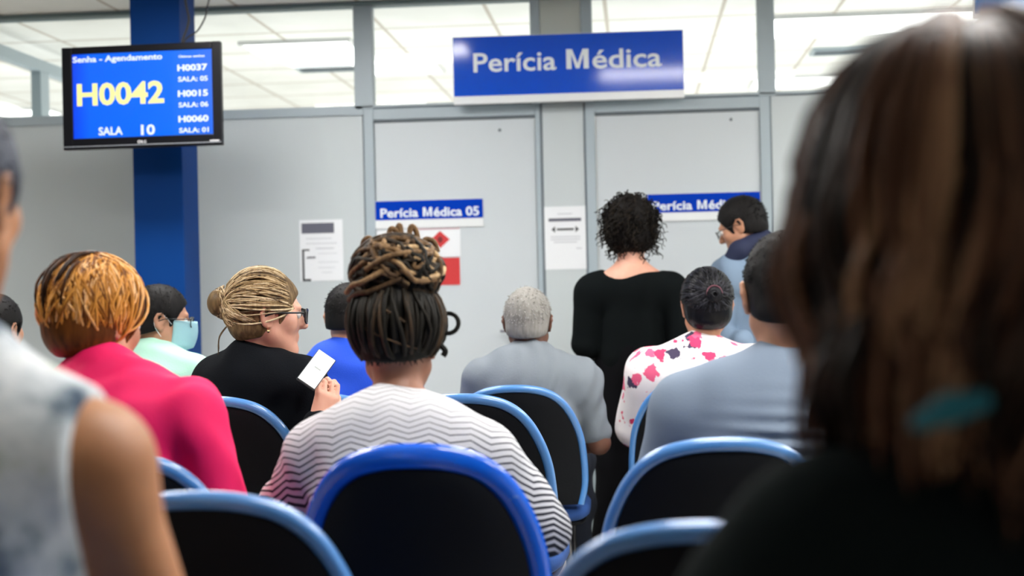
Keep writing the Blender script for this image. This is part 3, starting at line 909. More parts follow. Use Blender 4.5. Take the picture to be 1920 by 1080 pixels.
def make_chair(zt=.92, rim=.0145, rimmat=None):
    e = empty('waiting_chair', (0, 0, 0)); z0 = .47; Hh = zt - z0
    P = chair_outline()
    path = [Vector((p.x * (1 - rim / .25), cy_(p.x, p.z), z0 + (p.z) * (Hh - rim))) for p in P]
    # rim: flattened section swept along the arch
    rows = []
    for i, p in enumerate(path):
        a = path[max(i - 1, 0)]; b = path[min(i + 1, len(path) - 1)]; t = (b - a).normalized(); out = Vector((0, 1, 0)).cross(t).normalized()
        if out.dot(p - Vector((0, p.y, z0 + .2))) < 0: out = -out
        sec = []
        for q in range(12):
            A = 2 * math.pi * q / 12; c, s_ = math.cos(A), math.sin(A)
            c = math.copysign(abs(c) ** .8, c); s_ = math.copysign(abs(s_) ** .8, s_)
            sec.append(p + out * c * rim + Vector((0, 1, 0)) * s_ * .019)
        rows.append(sec + [sec[0]])
    MB().grid(rows).build('rim', rimmat or m_rim, e, True)
    # rear cover and front cushion filling the arch
    inner = [Vector((p.x * (1 - rim * 1.6 / .25), 0, p.z)) for p in P]; nP = len(inner); half = nP // 2
    def skin_(yo, bulge, name, m):
        g = []
        for i in range(half + 1):
            L_, R_ = inner[i], inner[nP - 1 - i]; row = []
            for j in range(13):
                s_ = j / 12; x = L_.x + (R_.x - L_.x) * s_; t = L_.z
                ed = (1 - (2 * s_ - 1) ** 4) * (1 - abs(2 * t - 1) ** 6)
                row.append((x, cy_(x, t) + yo + bulge * ed, z0 + t * (Hh - 2.0 * rim)))
            g.append(row)
        mb = MB().grid(g); mb.grid([[(x, y + (.008 if yo < 0 else -.008), z) for x, y, z in row] for row in g]); return mb.build(name, m, e, True)
    skin_(-.012, -.012, 'rear_cover', m_cback); skin_(.012, .028, 'back_cushion', m_cfab)
    # seat
    def seat(zc, hh, m, nm, mg=0.0, rr=.10):
        pts = []
        for q in range(40):
            A = 2 * math.pi * q / 40; c, s_ = math.cos(A), math.sin(A); pts.append((math.copysign(abs(c) ** .45, c) * (.25 - mg), .245 + math.copysign(abs(s_) ** .45, s_) * (.225 - mg)))
        g = []
        for (f, z) in ((.0, -hh), (.93, -hh), (1, -hh * .5), (1, hh * .3), (.96, hh * .85), (.85, hh), (0, hh * .9)):
            g.append([(x * f, .245 + (y - .245) * f, zc + z - .012 * (1 - f if z > 0 else 0)) for x, y in pts] )
        g = [r_ + [r_[0]] for r_ in g]; return MB().grid(g).build(nm, m, e, True)
    seat(.43, .028, m_cfab, 'seat'); seat(.392, .012, m_cback, 'seat_pan', .015)
    MB().box(-.04, .04, .02, .045, .385, .62).box(-.04, .04, .0, .14, .385, .40).build('back_bracket', m_leg, e, bevel=.004)
    for q in (-1, 1):
        for f in (-1, 1):
            y = .245 + f * .16; MB().tube([(q * .17, y - f * .02, .39), (q * .19, y, .02), (q * .19, y, .0)], .0125, 10).build('leg', m_leg, e, True)
        MB().tube([(q * .185, .09, .11), (q * .185, .40, .11)], .009, 8).build('stretcher', m_leg, e, True)
    return e


GRP = 'blue-rimmed waiting-room chairs'
proto = make_chair(); d_chair = make_chair(.94, .024, m_rim2)
used = [False]
def place_chair(px, py, lab, rz=0, z=.92, proto_=None, d=None):
    if proto_ is None:
        if used[0]: c = copy_tree(proto)
        else: c = proto; used[0] = True
    else: c = proto_
    p = Wp(px, py, d) if d else on_z(px, py, z); c.location = (p.x, p.y + .085, 0); c.scale.z = z / .92 if proto_ is None else 1.0; c.rotation_euler = (0, 0, R(rz)); tag(c, lab, 'chair', GRP); return c
place_chair(772, 832, 'scuffed thick blue-rimmed black chair back directly behind the striped sweater', 0, .94, d_chair)
place_chair(962, 722, 'black chair back with blue rim directly behind the grey-haired man', 0, .89)
place_chair(866, 738, 'black chair back just right of the striped sweater, rim half hidden by it', -3, .94)
place_chair(600, 738, 'chair behind the man in the blue shirt, only a sliver of rim showing', 0, .89)
place_chair(402, 743, 'black chair back with pale blue rim behind the blonde woman', -6, .94)
place_chair(365, 921, 'blurred black chair back with pale rim at the lower left beside the bare arm', 0)
place_chair(1312, 976, 'blurred chair rim at the bottom edge against the black jacket', 3)
place_chair(1350, 820, 'wide black chair back with pale rim behind the grey T-shirt man', 4)
place_chair(1308, 712, 'chair under the woman in the pink floral shirt, blue left edge showing', 0, .89)
place_chair(190, 846, 'chair under the woman in the pink jacket, hidden behind the bare arm', 0)
place_chair(262, 742, 'chair under the man in the mint shirt', 0, .89)
place_chair(-60, 750, 'chair under the dark-haired person at the far left', 0, .89)
place_chair(-110, 0, 'chair under the woman in the sleeveless patterned top', 0, d=1.36)
place_chair(1760, 0, 'chair under the woman in the black jacket', 0, d=1.05)
#==PEOPLE==
# ------------------------------------------------------------------ people
def seat_at(npx, npy, d, hpx, hpy, hd, rz=0.0, **kw):
    """neck-base pixel + depth and head-centre pixel + depth -> local figure, its location and turn"""
    base = Wp(npx, npy, d); hw_ = Wp(hpx, hpy, hd); v = hw_ - Vector((base.x, base.y, 0))
    l = Matrix.Rotation(-R(rz), 3, 'Z') @ v
    F = Fig(zn=base.z - .035, hc=tuple(l), **kw)
    F.toloc = lambda p: np.array(Matrix.Rotation(-R(rz), 3, 'Z') @ (Vector(p) - Vector((base.x, base.y, 0))))
    return F, Vector((base.x, base.y, 0)), R(rz)


def strands(mb, F, pairs, r=.0016, n=10, off0=.01, off1=.01, bulge=.004, wig=.05, tone=(.2, .8), seed=0, nseg=5, tail=None):
    g = np.random.default_rng(seed)
    for (a, b) in pairs:
        a, b = norm(a), norm(b); w1, w2, ph = g.normal(size=3) * wig, g.normal(size=3) * wig, g.uniform(0, 6)
        pts = []
        for i in range(n + 1):
            t = i / n; u = slerp(a, b, t) + w1 * math.sin(math.pi * t) + w2 * .5 * math.sin(2 * math.pi * t)
            o = off0 + (off1 - off0) * t + bulge * math.sin(math.pi * t) + g.normal() * .0006
            pts.append(cap_pt(F, u, o))
        if tail:
            tl = tail(g); p = pts[-1]
            for q in tl: pts.append(p + Vector(F.M @ np.array(q)))
        N = len(pts); rr = r * g.uniform(.7, 1.4)
        mb.tube(pts, [rr * (1 - .65 * (i / (N - 1)) ** 3) for i in range(N)], nseg, tone=float(g.uniform(*tone)))


def upward_dirs(n, g, zlo=-.9, zhi=.9):
    out = []
    while len(out) < n:
        u = g.normal(size=3); u /= np.linalg.norm(u)
        if zlo < u[2] < zhi: out.append(u)
    return out


m_sk_brown = skin('brown_skin', srgb(150, 104, 82)); m_sk_deep = skin('deep_brown_skin', srgb(112, 76, 60)); m_sk_light = skin('light_skin', srgb(214, 160, 138)); m_sk_tan = skin('tan_skin', srgb(190, 140, 112)); m_sk_arm = skin('warm_tan_skin', srgb(176, 122, 84))
m_trs = mat('dark_denim', (.012, .018, .035), .9, bump=.3, bscale=300); m_trk = mat('black_trouser_cloth', (.004, .004, .005), 1.0, spec=.08); m_shoe = mat('black_leather', (.01, .01, .01), .4)
def trousers(F, o, m=None, b=1.0, e=.012):
    P = inflate(F.legs(b), e) + [ell(F.pel, (.172 * F.b, .132 * F.b, .13), k=.05)]
    garment('trousers', P, m or m_trs, o, .009, folds(.003, 18, 3)); garment('shoes', inflate(F.feet(), .009), m_shoe, o, .008)


# ---- 1 woman with pinned-up locs and chevron sweater
F, loc, rz = seat_at(750, 748, 3.16, 746, 642, 3.2, 0, sw=.175, bulk=1.22, arm=1.12, lean=.05, pitch=-8, hs=1.02, drop=.10)
for q, ex in ((-1, -.27), (1, .31)): F.el[q] = np.array([ex, .06, .74 if q < 0 else .68]); F.wr[q] = np.array([q * .14, .33, .66])
o = add_figure('person', F, loc, rz, m_sk_brown, 'seated woman with pinned-up brown locs and white sweater with black chevron lines')
k = NT('chevron_knit', .9); sp = k.n('ShaderNodeSeparateXYZ'); k.l(k.tc.outputs['Object'], sp.inputs[0])
nz = k.n('ShaderNodeTexNoise', Scale=7.0, Detail=2.0); k.l(k.tc.outputs['Object'], nz.inputs['Vector'])
tri = k.math('PINGPONG', sp.outputs[0], .042)
zz = k.math('ADD', sp.outputs[2], k.math('MULTIPLY', tri, .36)); zz = k.math('ADD', zz, k.math('MULTIPLY', nz.outputs['Fac'], .03)); zz = k.math('ADD', zz, k.math('MULTIPLY', sp.outputs[1], .45))
fr = k.math('FRACT', k.math('MULTIPLY', zz, 66.0)); dist = k.math('ABSOLUTE', k.math('SUBTRACT', fr, .5))
wd = k.n('ShaderNodeMapRange'); k.l(sp.outputs[2], wd.inputs['Value']); wd.inputs['From Min'].default_value = .68; wd.inputs['From Max'].default_value = .97; wd.inputs['To Min'].default_value = .27; wd.inputs['To Max'].default_value = .05
ln = k.math('LESS_THAN', dist, wd.outputs[0])
k.l(k.mixc(ln, srgb(214, 214, 218), srgb(44, 46, 56)), k.b.inputs['Base Color'])
n2 = k.n('ShaderNodeTexNoise', Scale=320.0); k.l(k.tc.outputs['Object'], n2.inputs['Vector']); k.bump(n2.outputs['Fac'], .3, .002)
fo = folds(.0045, 16, 11, (1, 1, 1))
garment('sweater', inflate(F.torso(), .014) + inflate(F.arms(), .017) + [rcone(F.nb + np.array([0, -.01, -.03]), F.nb + np.array([0, -.005, -.004]), .075, .066, .03)], k.m, o, .0065, fo)
trousers(F, o, None, 1.15)
# hair
m_locs = hair_mat('brown_locs', [(0, (.004, .004, .003)), (.35, (.016, .013, .009)), (.6, (.075, .042, .02)), (.8, (.24, .14, .065)), (1, (.50, .34, .18))], .55, 90)
mb = MB(); g = np.random.default_rng(5); top = np.array([0, -.12, 1.0])
pairs = []
for i in range(64):
    a = 2 * math.pi * i / 64; u0 = np.array([math.sin(a), -math.cos(a), -.95 + .5 * (1 - math.cos(a)) * .5 + g.uniform(-.05, .15)]); pairs.append((u0, top + np.array([math.sin(a) * .45, -math.cos(a) * .45, 0])))
strands(mb, F, pairs, .0062, 12, .010, .024, .012, .06, (.0, .42), 2, 7)
strands(mb, F, [(a, b) for a, b in pairs[::2]], .005, 12, .016, .03, .012, .14, (.15, .5), 9, 7)
strands(mb, F, [((-.75, -.6, .1), (.7, -.7, -.5)), ((-.6, -.8, .45), (.55, -.8, -.1))], .0038, 12, .022, .022, .010, .02, (.5, .55), 3, 7)
for i in range(34):
    x_ = g.uniform(-.75, .75); q0 = cap_pt(F, (x_, -1.0 + abs(x_) * .4, -.62 + g.uniform(-.06, .04)), .006); d0 = Vector(F.M @ np.array([g.normal() * .2, .12, -1])); mb.tube([q0, q0 + d0 * .016, q0 + d0 * .03 + Vector((g.normal() * .004, 0, 0))], [.003, .0022, .0006], 5, tone=float(g.uniform(0, .3)))
# pile of locs on the crown
cB = np.array([.004, -.035, .152]); rB = np.array([.100, .092, .078])
for i in range(230):
    ax_ = norm(g.normal(size=3) * np.array([.9, .9, 1.0]) + np.array([.25, -.35, .4])); u = norm(np.cross(ax_, g.normal(size=3))); v = np.cross(ax_, u)
    A0 = g.uniform(0, 6.3); span = g.uniform(.9, 2.2); pts = []
    hh = g.uniform(-.35, .35); rr = g.uniform(.86, 1.04)
    for j in range(13):
        A = A0 + span * j / 12; dd = norm(u * math.cos(A) + v * math.sin(A) + ax_ * hh + g.normal(size=3) * .03); pts.append(F.H(cB + dd * rB * rr))
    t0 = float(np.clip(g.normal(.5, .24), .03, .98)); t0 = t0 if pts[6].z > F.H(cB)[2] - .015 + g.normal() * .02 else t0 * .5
    mb.tube(pts, g.uniform(.0042, .0075), 7, tone=t0)
for j, (x, y, z, dx, dz) in enumerate([(-.02, -.03, .222, .012, .028), (.012, -.02, .225, -.006, .034), (.03, -.04, .222, .008, .030), (-.05, -.03, .212, -.012, .018), (.055, -.02, .21, .014, .016)]):
    mb.tube(smooth([F.H((x, y, z - .02)), F.H((x + dx * .4, y, z + dz * .6)), F.H((x + dx, y, z + dz)), F.H((x + dx * 2, y + .01, z + dz * .6)), F.H((x + dx * 2.4, y + .02, z - .01))], 4), .0065, 7, tone=.72)
# broad light coils crossing the front of the pile
for (p0, p1, p2, tn) in (((-.103, -.06, .105), (-.055, -.125, .118), (.01, -.125, .152), .85), ((-.10, -.05, .09), (-.04, -.118, .098), (.03, -.122, .125), .62), ((.0, -.122, .165), (.05, -.12, .135), (.10, -.05, .16), .92), ((-.05, -.118, .145), (.03, -.127, .178), (.09, -.07, .19), .8), ((.02, -.12, .145), (.06, -.12, .118), (.1, -.06, .13), .8)):
    mb.tube(smooth([F.H(p0), F.H(((p0[0] + p1[0]) / 2, (p0[1] + p1[1]) / 2 - .012, (p0[2] + p1[2]) / 2 + .004)), F.H(p1), F.H(p2)], 5), .0062, 8, tone=tn * .9)
P = cap_prims(F, .013, earcut=True); P.append(ell(F.hc + F.M @ (cB * F.hs), rB * .9, F.M, .02)); P.append(ell(F.hc + F.M @ np.array([0, -.035, .075]), (.094, .09, .06), F.M, .03))
hair_object(F, o, m_locs, P, [nape_cut(F, -.042, .3)], mb, .006, tone=.08)
hb = MB(); c = F.H((.112, -.0, .04)); hb.tube(ringpts(c, (1, 0, 0), (0, .3, .95), .0235, 26), .0052, 8, True, tone=.05)
hb.tube(smooth([F.H((.085, -.02, .03)), F.H((.095, -.02, -.005)), F.H((.108, -.02, -.022)), F.H((.103, -.02, -.034))], 4), .0065, 8, tone=.05)
hb.build('looped_lock', m_locs, o, True)
mk = MB().tube(smooth([F.nb + np.array([-.05, -.03, .0]) * 1.0, F.nb + np.array([0, -.068, .012]), F.nb + np.array([.055, -.035, .02])], 5), .0012, 6).build('necklace', mat('dark_chain', (.05, .04, .03), .3, .8), o, True)

# ---- 2 grey-haired man
def short_hair(F, o, m, off=.007, zc=-.062, tilt=.35, seed=1, n=900, tone=(.2, .8), ln=.012, amp=.0006, name='hair'):
    g = np.random.default_rng(seed); mb = MB()
    for u in upward_dirs(n, g, -.55, 1):
        if u[1] > .35 and u[2] < .55: continue
        if abs(u[0]) > .8 and u[2] < -.05: continue
        p = cap_pt(F, u, off - .003); d = Vector(F.M @ norm(u * .55 + np.array([g.normal() * .4, -.2 + g.normal() * .3, -.55 + g.normal() * .3]))); q = p + d * ln * .5; mb.tube([p, q, p + d * ln + Vector((0, 0, -.001))], [.0016, .0013, .0005], 4, tone=float(g.uniform(*tone)))
    hair_object(F, o, m, cap_prims(F, off), [nape_cut(F, zc, tilt)], mb, .0055, folds(amp, 90, seed), name, .4)
F, loc, rz = seat_at(993, 660, 5.28, 990, 604, 5.3, -3, sw=.18, bulk=1.05, lean=.03, pitch=-4, drop=.075, hs=1.02)
o = add_figure('person', F, loc, rz, m_sk_deep, 'seated man with short grey hair and grey T-shirt facing the doors')
m_ghair = hair_mat('grey_hair', [(0, (.10, .09, .08)), (.5, (.30, .29, .27)), (1, (.60, .59, .57))], .7, 120)
short_hair(F, o, m_ghair, .009, -.055, .3, 4, 1100, (.3, .9))
m_gtee = mat('grey_jersey', srgb(122, 130, 138), .9, bump=.25, bscale=250, vary=.08, vscale=10)
garment('shirt', inflate(F.torso(), .019) + inflate(F.arms('upper', tt=.8), .018) + [rcone(F.nb + np.array([0, -.01, -.03]), F.nb + np.array([0, -.008, .004]), .075, .062, .03)], m_gtee, o, .007, folds(.005, 13, 21))
trousers(F, o)

# ---- 3 man in blue polo
F, loc, rz = seat_at(652, 650, 5.2, 656, 596, 5.22, 0, sw=.185, bulk=1.1, lean=.03, pitch=-10, drop=.09, yaw=-8)
o = add_figure('person', F, loc, rz, m_sk_tan, 'seated man in a bright blue polo shirt, half hidden by the pinned-up locs')
m_dhair = hair_mat('dark_short_hair', [(0, (.003, .003, .003)), (.5, (.009, .008, .008)), (1, (.045, .045, .05))], .6, 110)
short_hair(F, o, m_dhair, .009, -.05, .3, 5, 800, (.1, .9))
m_bpolo = mat('bright_blue_pique', srgb(24, 78, 210), .8, bump=.3, bscale=300, vary=.06, vscale=12)
garment('polo_shirt', inflate(F.torso(), .019) + inflate(F.arms('upper', tt=.8), .02) + [rcone(F.nb + np.array([0, -.012, -.03]), F.nb + np.array([0, -.008, .022]), .078, .066, .02)], m_bpolo, o, .007, folds(.006, 14, 8, (.4, .4, 1.6)))
trousers(F, o)

# ---- 4 man with mask and mint shirt
F, loc, rz = seat_at(292, 654, 5.2, 302, 600, 5.22, -22, sw=.17, bulk=1.1, lean=.03, yaw=-46, pitch=-6, drop=.075)
o = add_figure('person', F, loc, rz, m_sk_tan, 'seated man in a mint green shirt and face mask, head turned right')
short_hair(F, o, m_dhair, .012, -.055, .35, 6, 800, (.05, .6))
m_mint = mat('mint_cotton', srgb(176, 224, 204), .85, bump=.2, bscale=200, vary=.04)
garment('shirt', inflate(F.torso(), .019) + inflate(F.arms('upper', tt=.8), .02) + [rcone(F.nb + np.array([0, -.012, -.03]), F.nb + np.array([0, -.006, .014]), .078, .066, .02)], m_mint, o, .007, folds(.005, 12, 9))
garment('collar', [rcone(F.nb + np.array([-.0, -.012, .004]), F.nb + np.array([0, -.006, .022]), .067, .064, .01)], mat('navy_collar', srgb(60, 66, 150), .8), o, .006)
glasses(F, o); trousers(F, o)
mk = MB(); G_ = []
for i in range(13):
    t = i / 12; row = []
    for j in range(15):
        a = R(-78 + 156 * j / 14); z = .004 - t * .115; bul = .012 * math.sin(math.pi * t) * math.cos(a)
        row.append(F.H((math.sin(a) * (.074 - .016 * t), .016 + math.cos(a) * (.113 - .014 * t + (-.02 if t > .9 else 0)) + bul, z)))
    G_.append(row)
mk.grid(G_); mo = mk.build('face_mask', mat('mask_fabric', srgb(158, 200, 208), .8, bump=.2), o, True); mo.modifiers.new('s', 'SOLIDIFY').thickness = .002
mm = MB()
for q in (-1, 1):
    mm.tube(smooth([F.H((q * .072, .035, -.012)), F.H((q * .084, .0, .02)), F.H((q * .084, -.026, .01)), F.H((q * .08, -.022, -.03)), F.H((q * .062, .03, -.09))], 5), .0013, 5)
mm.build('ear_loops', MATS['sign_white'], mo, True)

# ---- 5 dark-haired person at the far left
F, loc, rz = seat_at(-12, 690, 5.2, -6, 618, 5.22, 0, sw=.18, yaw=-14, drop=.08)
o = add_figure('person', F, loc, rz, m_sk_tan, 'dark-haired seated person at the far left edge behind the patterned top')
short_hair(F, o, m_dhair, .014, -.07, .2, 7, 700, (0, .35))
garment('shirt', inflate(F.torso(), .019) + inflate(F.arms('upper', tt=.8), .018), mat('charcoal_jersey', (.03, .03, .035), .9), o, .008, folds()); trousers(F, o)

# ---- 6 blonde woman with bun
F, loc, rz = seat_at(482, 655, 4.36, 500, 590, 4.34, -30, sw=.165, bulk=1.12, lean=.0, yaw=-38, pitch=-4, drop=.075, arm=1.1, hs=1.06)
hp = F.toloc(Wp(616, 757, 4.06)); F.wr[1] = hp + np.array([-.0, -.045, -.055]); F.el[1] = np.array([.24, .0, F.wr[1][2] - .12]); F.hd[1] = (norm((.12, .35, .95)), norm((-.85, .3, .1)))
F.curl = 45
F.thumb = lambda q: -1 if q > 0 else 1
o = add_figure('person', F, loc, rz, m_sk_light, 'seated woman with blonde hair in a bun, glasses and black top holding a phone')
m_blond = hair_mat('highlighted_blonde_hair', [(0, (.03, .018, .009)), (.3, (.12, .075, .035)), (.6, (.34, .23, .11)), (1, (.72, .58, .38))], .42, 100)
mb = MB(); g = np.random.default_rng(12); bun = np.array([-.035, -1.0, .02])
pairs = []
for i in range(360):
    a = g.uniform(0, 2 * math.pi); u0 = np.array([math.cos(a), .95 + .08 * g.normal(), math.sin(a) * .9 + .35]) if g.random() < .72 else np.array([math.cos(a) * .8, -.25, -.95])
    if u0[2] < -.15 and u0[1] > 0: u0 = np.array([math.copysign(1, u0[0]), -.1, -.55])
    pairs.append((norm(u0), norm(bun + g.normal(size=3) * .12)))
strands(mb, F, pairs, .0024, 12, .008, .016, .009, .035, (.1, .95), 13, 5)
bc = np.array([-.03, -.142, .03]); br = .05
for i in range(70):
    ph = g.uniform(0, 6.3); rad = g.uniform(.5, 1); pts = []
    for j in range(22):
        A = ph + j * .32; rr = .012 + .038 * abs(math.sin(j / 22 * math.pi * .9 + .3)) * rad; pts.append(F.H(bc + np.array([math.cos(A) * rr, -.006 - .034 * (1 - (rr / .045) ** 2) + g.normal() * .002 + .02, math.sin(A) * rr])))
    mb.tube(pts, .0026, 5, tone=float(g.uniform(.1, .9)))
P = cap_prims(F, .012); P.append(ell(F.hc + F.M @ bc, (.043, .036, .043), F.M, .012))
hair_object(F, o, m_blond, P, [nape_cut(F, -.075, .25)], mb, .006, tone=.32)
fl = MB()
for j in range(5): fl.tube(smooth([F.H((-.03 - j * .006, -.10, -.03)), F.H((-.04 - j * .008, -.125, -.07)), F.H((-.05 - j * .004, -.125, -.105 - j * .006))], 5), .001, 4, tone=.25)
fl.build('loose_strands', m_blond, o, True)
glasses(F, o, (.015, .015, .03), .026, .02, .0028, cat_eye=.006)
er = MB()
for q in (-1, 1): er.sphere(F.H((q * .086, -.004, -.046)), .005, 12, 8)
er.build('earrings', mat('gold', (.8, .6, .3), .25, 1.0), o, True)
m_bknit = mat('black_knit', (.005, .006, .008), 1.0, spec=.08, bump=.3, bscale=240)
garment('top', inflate(F.torso(), .019) + inflate(F.arms(), .016) + [rcone(F.nb + np.array([0, -.02, -.04]), F.nb + np.array([0, -.03, .006]), .085, .07, .03)], m_bknit, o, .007, folds(.004, 12, 14))
trousers(F, o)
ph = empty('smartphone', Wp(594, 692, 4.03)); ph.rotation_euler = (R(-42), R(36), R(8)); ph.scale = (.84, 1, .9); tag(ph, 'smartphone with a glowing white screen held by the blonde woman', 'phone')
MB().box(-.036, .036, .0, .009, -.072, .072).build('case', mat('dark_phone_case', (.04, .045, .05), .4), ph, bevel=.003)
sc_ = MB().box(-.033, .033, -.0008, .0, -.068, .068).build('screen', mat('lit_phone_screen', (.7, .7, .7), .2, emis=(.93, 1, 1), estr=.95), ph)
MB().box(-.012, .014, -.0014, -.0008, .0, .006).build('screen_text', mat('grey_screen_text', (.35, .38, .36), .5), sc_)

# ---- 7 woman with orange hair and pink jacket
F, loc, rz = seat_at(200, 682, 3.2, 180, 604, 3.24, -6, sw=.19, bulk=1.12, arm=1.0, lean=.05, yaw=-22, pitch=-10, roll=0, hs=1.05, drop=.08)
o = add_figure('person', F, loc, rz, m_sk_tan, 'seated woman with short orange hair and a hot pink jacket')
m_orng = hair_mat('orange_dyed_hair', [(0, (.018, .007, .003)), (.3, (.16, .05, .008)), (.55, (.50, .20, .03)), (.8, (.72, .33, .07)), (1, (.85, .52, .26))], .4, 80)
mb = MB(); g = np.random.default_rng(31); pairs = []
for i in range(620):
    a = g.uniform(0, 2 * math.pi); u1 = np.array([math.sin(a), -math.cos(a), -.75 + .22 * g.normal()])
    if u1[1] > .35: u1[2] = .15 + .1 * g.random()
    u0 = norm(np.array([.15, -.25, 1.0]) + g.normal(size=3) * .28); pairs.append((u0, norm(u1)))
strands(mb, F, pairs, .0032, 12, .024, .014, .010, .07, (.2, 1.0), 32, 5)
strands(mb, F, [((.2, -.2, 1), (.12, -.95, .0)), ((.22, -.25, 1), (.18, -.95, .1)), ((-.02, -.3, 1), (.02, -1, -.25)), ((.0, -.5, .9), (-.06, -1, -.3)), ((.3, -.6, .7), (.3, -.9, -.2)), ((-.4, -.6, .7), (-.3, -.9, -.3)), ((-.1, -.4, .9), (-.15, -1, -.1))], .0042, 12, .030, .022, .012, .02, (.0, .08), 34, 5)
P = cap_prims(F, .022); hair_object(F, o, m_orng, P, [nape_cut(F, -.085, .15)], mb, .006, tone=.2)
k = NT('hot_pink_crepe', .75); n = k.n('ShaderNodeTexNoise', Scale=250.0); k.l(k.tc.outputs['Object'], n.inputs['Vector']); k.b.inputs['Base Color'].default_value = (*srgb(240, 6, 96), 1); k.bump(n.outputs['Fac'], .15, .002); m_pink = k.m
for q in (-1, 1): F.el[q] = np.array([q * .265, .02, F.nb[2] - .33])
P = inflate(F.torso(), .018) + inflate(F.arms(), .022) + [rcone(F.nb + np.array([0, -.015, -.05]), F.nb + np.array([0, -.02, .012]), .09, .07, .03)]
for q in (-1, 1): P.append(rcone(F.sh[q] + np.array([q * .035, -.01, .018]), F.sh[q] + np.array([q * .045, .02, .0]), .036, .04, .015))
garment('jacket', P, m_pink, o, .007, folds(.005, 14, 17)); trousers(F, o)

# ---- 8 woman in floral shirt with knotted dark hair
F, loc, rz = seat_at(1314, 642, 5.32, 1324, 574, 5.32, 0, sw=.19, bulk=1.15, arm=1.15, lean=.03, yaw=8, pitch=-4, drop=.075, hs=1.07)
o = add_figure('person', F, loc, rz, m_sk_tan, 'seated woman with sleek black knotted hair and white shirt with pink flowers')
m_sleek = hair_mat('sleek_black_hair', [(0, (.004, .004, .005)), (.6, (.010, .010, .013)), (1, (.035, .035, .045))], .25, 90)
mb = MB(); g = np.random.default_rng(41); kn = np.array([.05, -1.0, .08]); pairs = []
for i in range(300):
    a = g.uniform(0, 2 * math.pi); u0 = norm(np.array([math.cos(a), .45, math.sin(a)])) if math.sin(a) > -.1 else norm(np.array([math.cos(a), -.35, math.sin(a) * .75])); pairs.append((u0, norm(kn + g.normal(size=3) * .1)))
strands(mb, F, pairs, .0026, 12, .011, .015, .006, .03, (0, 1), 42, 5)
kc = np.array([.006, -.130, .035])
for i in range(26):
    pts = []; ph_ = g.uniform(0, 6.3)
    for j in range(12):
        A = ph_ + j * .5; rr = .008 + .020 * j / 12; pts.append(F.H(kc + np.array([math.cos(A) * rr, -.012 + rr * .3, math.sin(A) * rr - .004])))
    mb.tube(pts, .003, 5, tone=float(g.uniform(0, .7)))
P = cap_prims(F, .015); P.append(ell(F.hc + F.M @ np.array([0, -.05, -.035]), (.07, .055, .05), F.M, .03))
hair_object(F, o, m_sleek, P, [nape_cut(F, -.085, .2)], mb, .006, tone=.2)
MB().tube(ringpts(F.H(kc + np.array([0, .0, .002])), Vector(F.M @ np.array([1, 0, 0])), Vector(F.M @ np.array([0, .2, 1])), .027, 20), .0036, 7, True).build('hair_tie', mat('burgundy_elastic', (.09, .02, .035), .7), o, True)
k = NT('floral_cotton', .85)
vo = k.n('ShaderNodeTexVoronoi', Scale=17.0); nn = k.n('ShaderNodeTexNoise', Scale=34.0, Detail=3.0); k.l(k.tc.outputs['Object'], nn.inputs['Vector'])
mx = k.n('ShaderNodeVectorMath', _operation='MULTIPLY_ADD'); k.l(nn.outputs['Color'], mx.inputs[0]); mx.inputs[1].default_value = (.07, .07, .07); k.l(k.tc.outputs['Object'], mx.inputs[2]); k.l(mx.outputs[0], vo.inputs['Vector'])
fl_ = k.ramp(vo.outputs['Distance'], [(.0, (1, 1, 1)), (.40, (1, 1, 1)), (.46, (0, 0, 0)), (1, (0, 0, 0))])
sc2 = k.n('ShaderNodeSeparateColor'); k.l(vo.outputs['Color'], sc2.inputs[0])
pet = k.ramp(sc2.outputs[0], [(0, srgb(216, 52, 100)), (.3, srgb(228, 92, 130)), (.55, srgb(240, 232, 232)), (.72, srgb(244, 186, 196)), (.88, srgb(60, 50, 78)), (1, srgb(60, 80, 84))], 'CONSTANT')
k.l(k.mixc(fl_.outputs[0], srgb(240, 234, 234), pet.outputs[0]), k.b.inputs['Base Color']); m_flor = k.m
garment('shirt', inflate(F.torso(), .019) + inflate(F.arms('upper', tt=.9), .022) + [rcone(F.nb + np.array([0, -.01, -.03]), F.nb + np.array([0, -.008, .0]), .075, .066, .03)], m_flor, o, .007, folds(.005, 12, 23))
garment('collar_band', [rcone(F.nb + np.array([0, -.01, .0]), F.nb + np.array([0, -.008, .012]), .069, .066, .008)], mat('lime_trim', srgb(176, 205, 120), .8), o, .006)
trousers(F, o)

# ---- 9 man in grey T-shirt on the right
F, loc, rz = seat_at(1462, 664, 3.2, 1474, 552, 3.2, 0, sw=.205, bulk=1.25, arm=1.15, lean=.03, yaw=2, pitch=-4, drop=.10, hs=1.13)
o = add_figure('person', F, loc, rz, m_sk_tan, 'seated broad man with cropped dark hair and grey T-shirt beside the long brown hair')
short_hair(F, o, m_dhair, .008, -.055, .3, 8, 1400, (0, .7), .010)
F.el[-1] = np.array([-.29, .1, .70])
k = NT('blue_grey_jersey', .9); sp = k.n('ShaderNodeSeparateXYZ'); k.l(k.tc.outputs['Object'], sp.inputs[0]); k.b.inputs['Base Color'].default_value = (*srgb(118, 132, 150), 1)
n = k.n('ShaderNodeTexNoise', Scale=260.0); k.l(k.tc.outputs['Object'], n.inputs['Vector']); k.bump(n.outputs['Fac'], .25, .002); m_tee = k.m
f1 = folds(.004, 12, 27)
def tee_f(Pp):
    q = np.exp(-((Pp[:, 0] - .02) / .12) ** 2) * np.exp(-((Pp[:, 2] - .88) / .07) ** 2); return f1(Pp) + .007 * q * np.sin(Pp[:, 2] * 185 + Pp[:, 0] * 8)
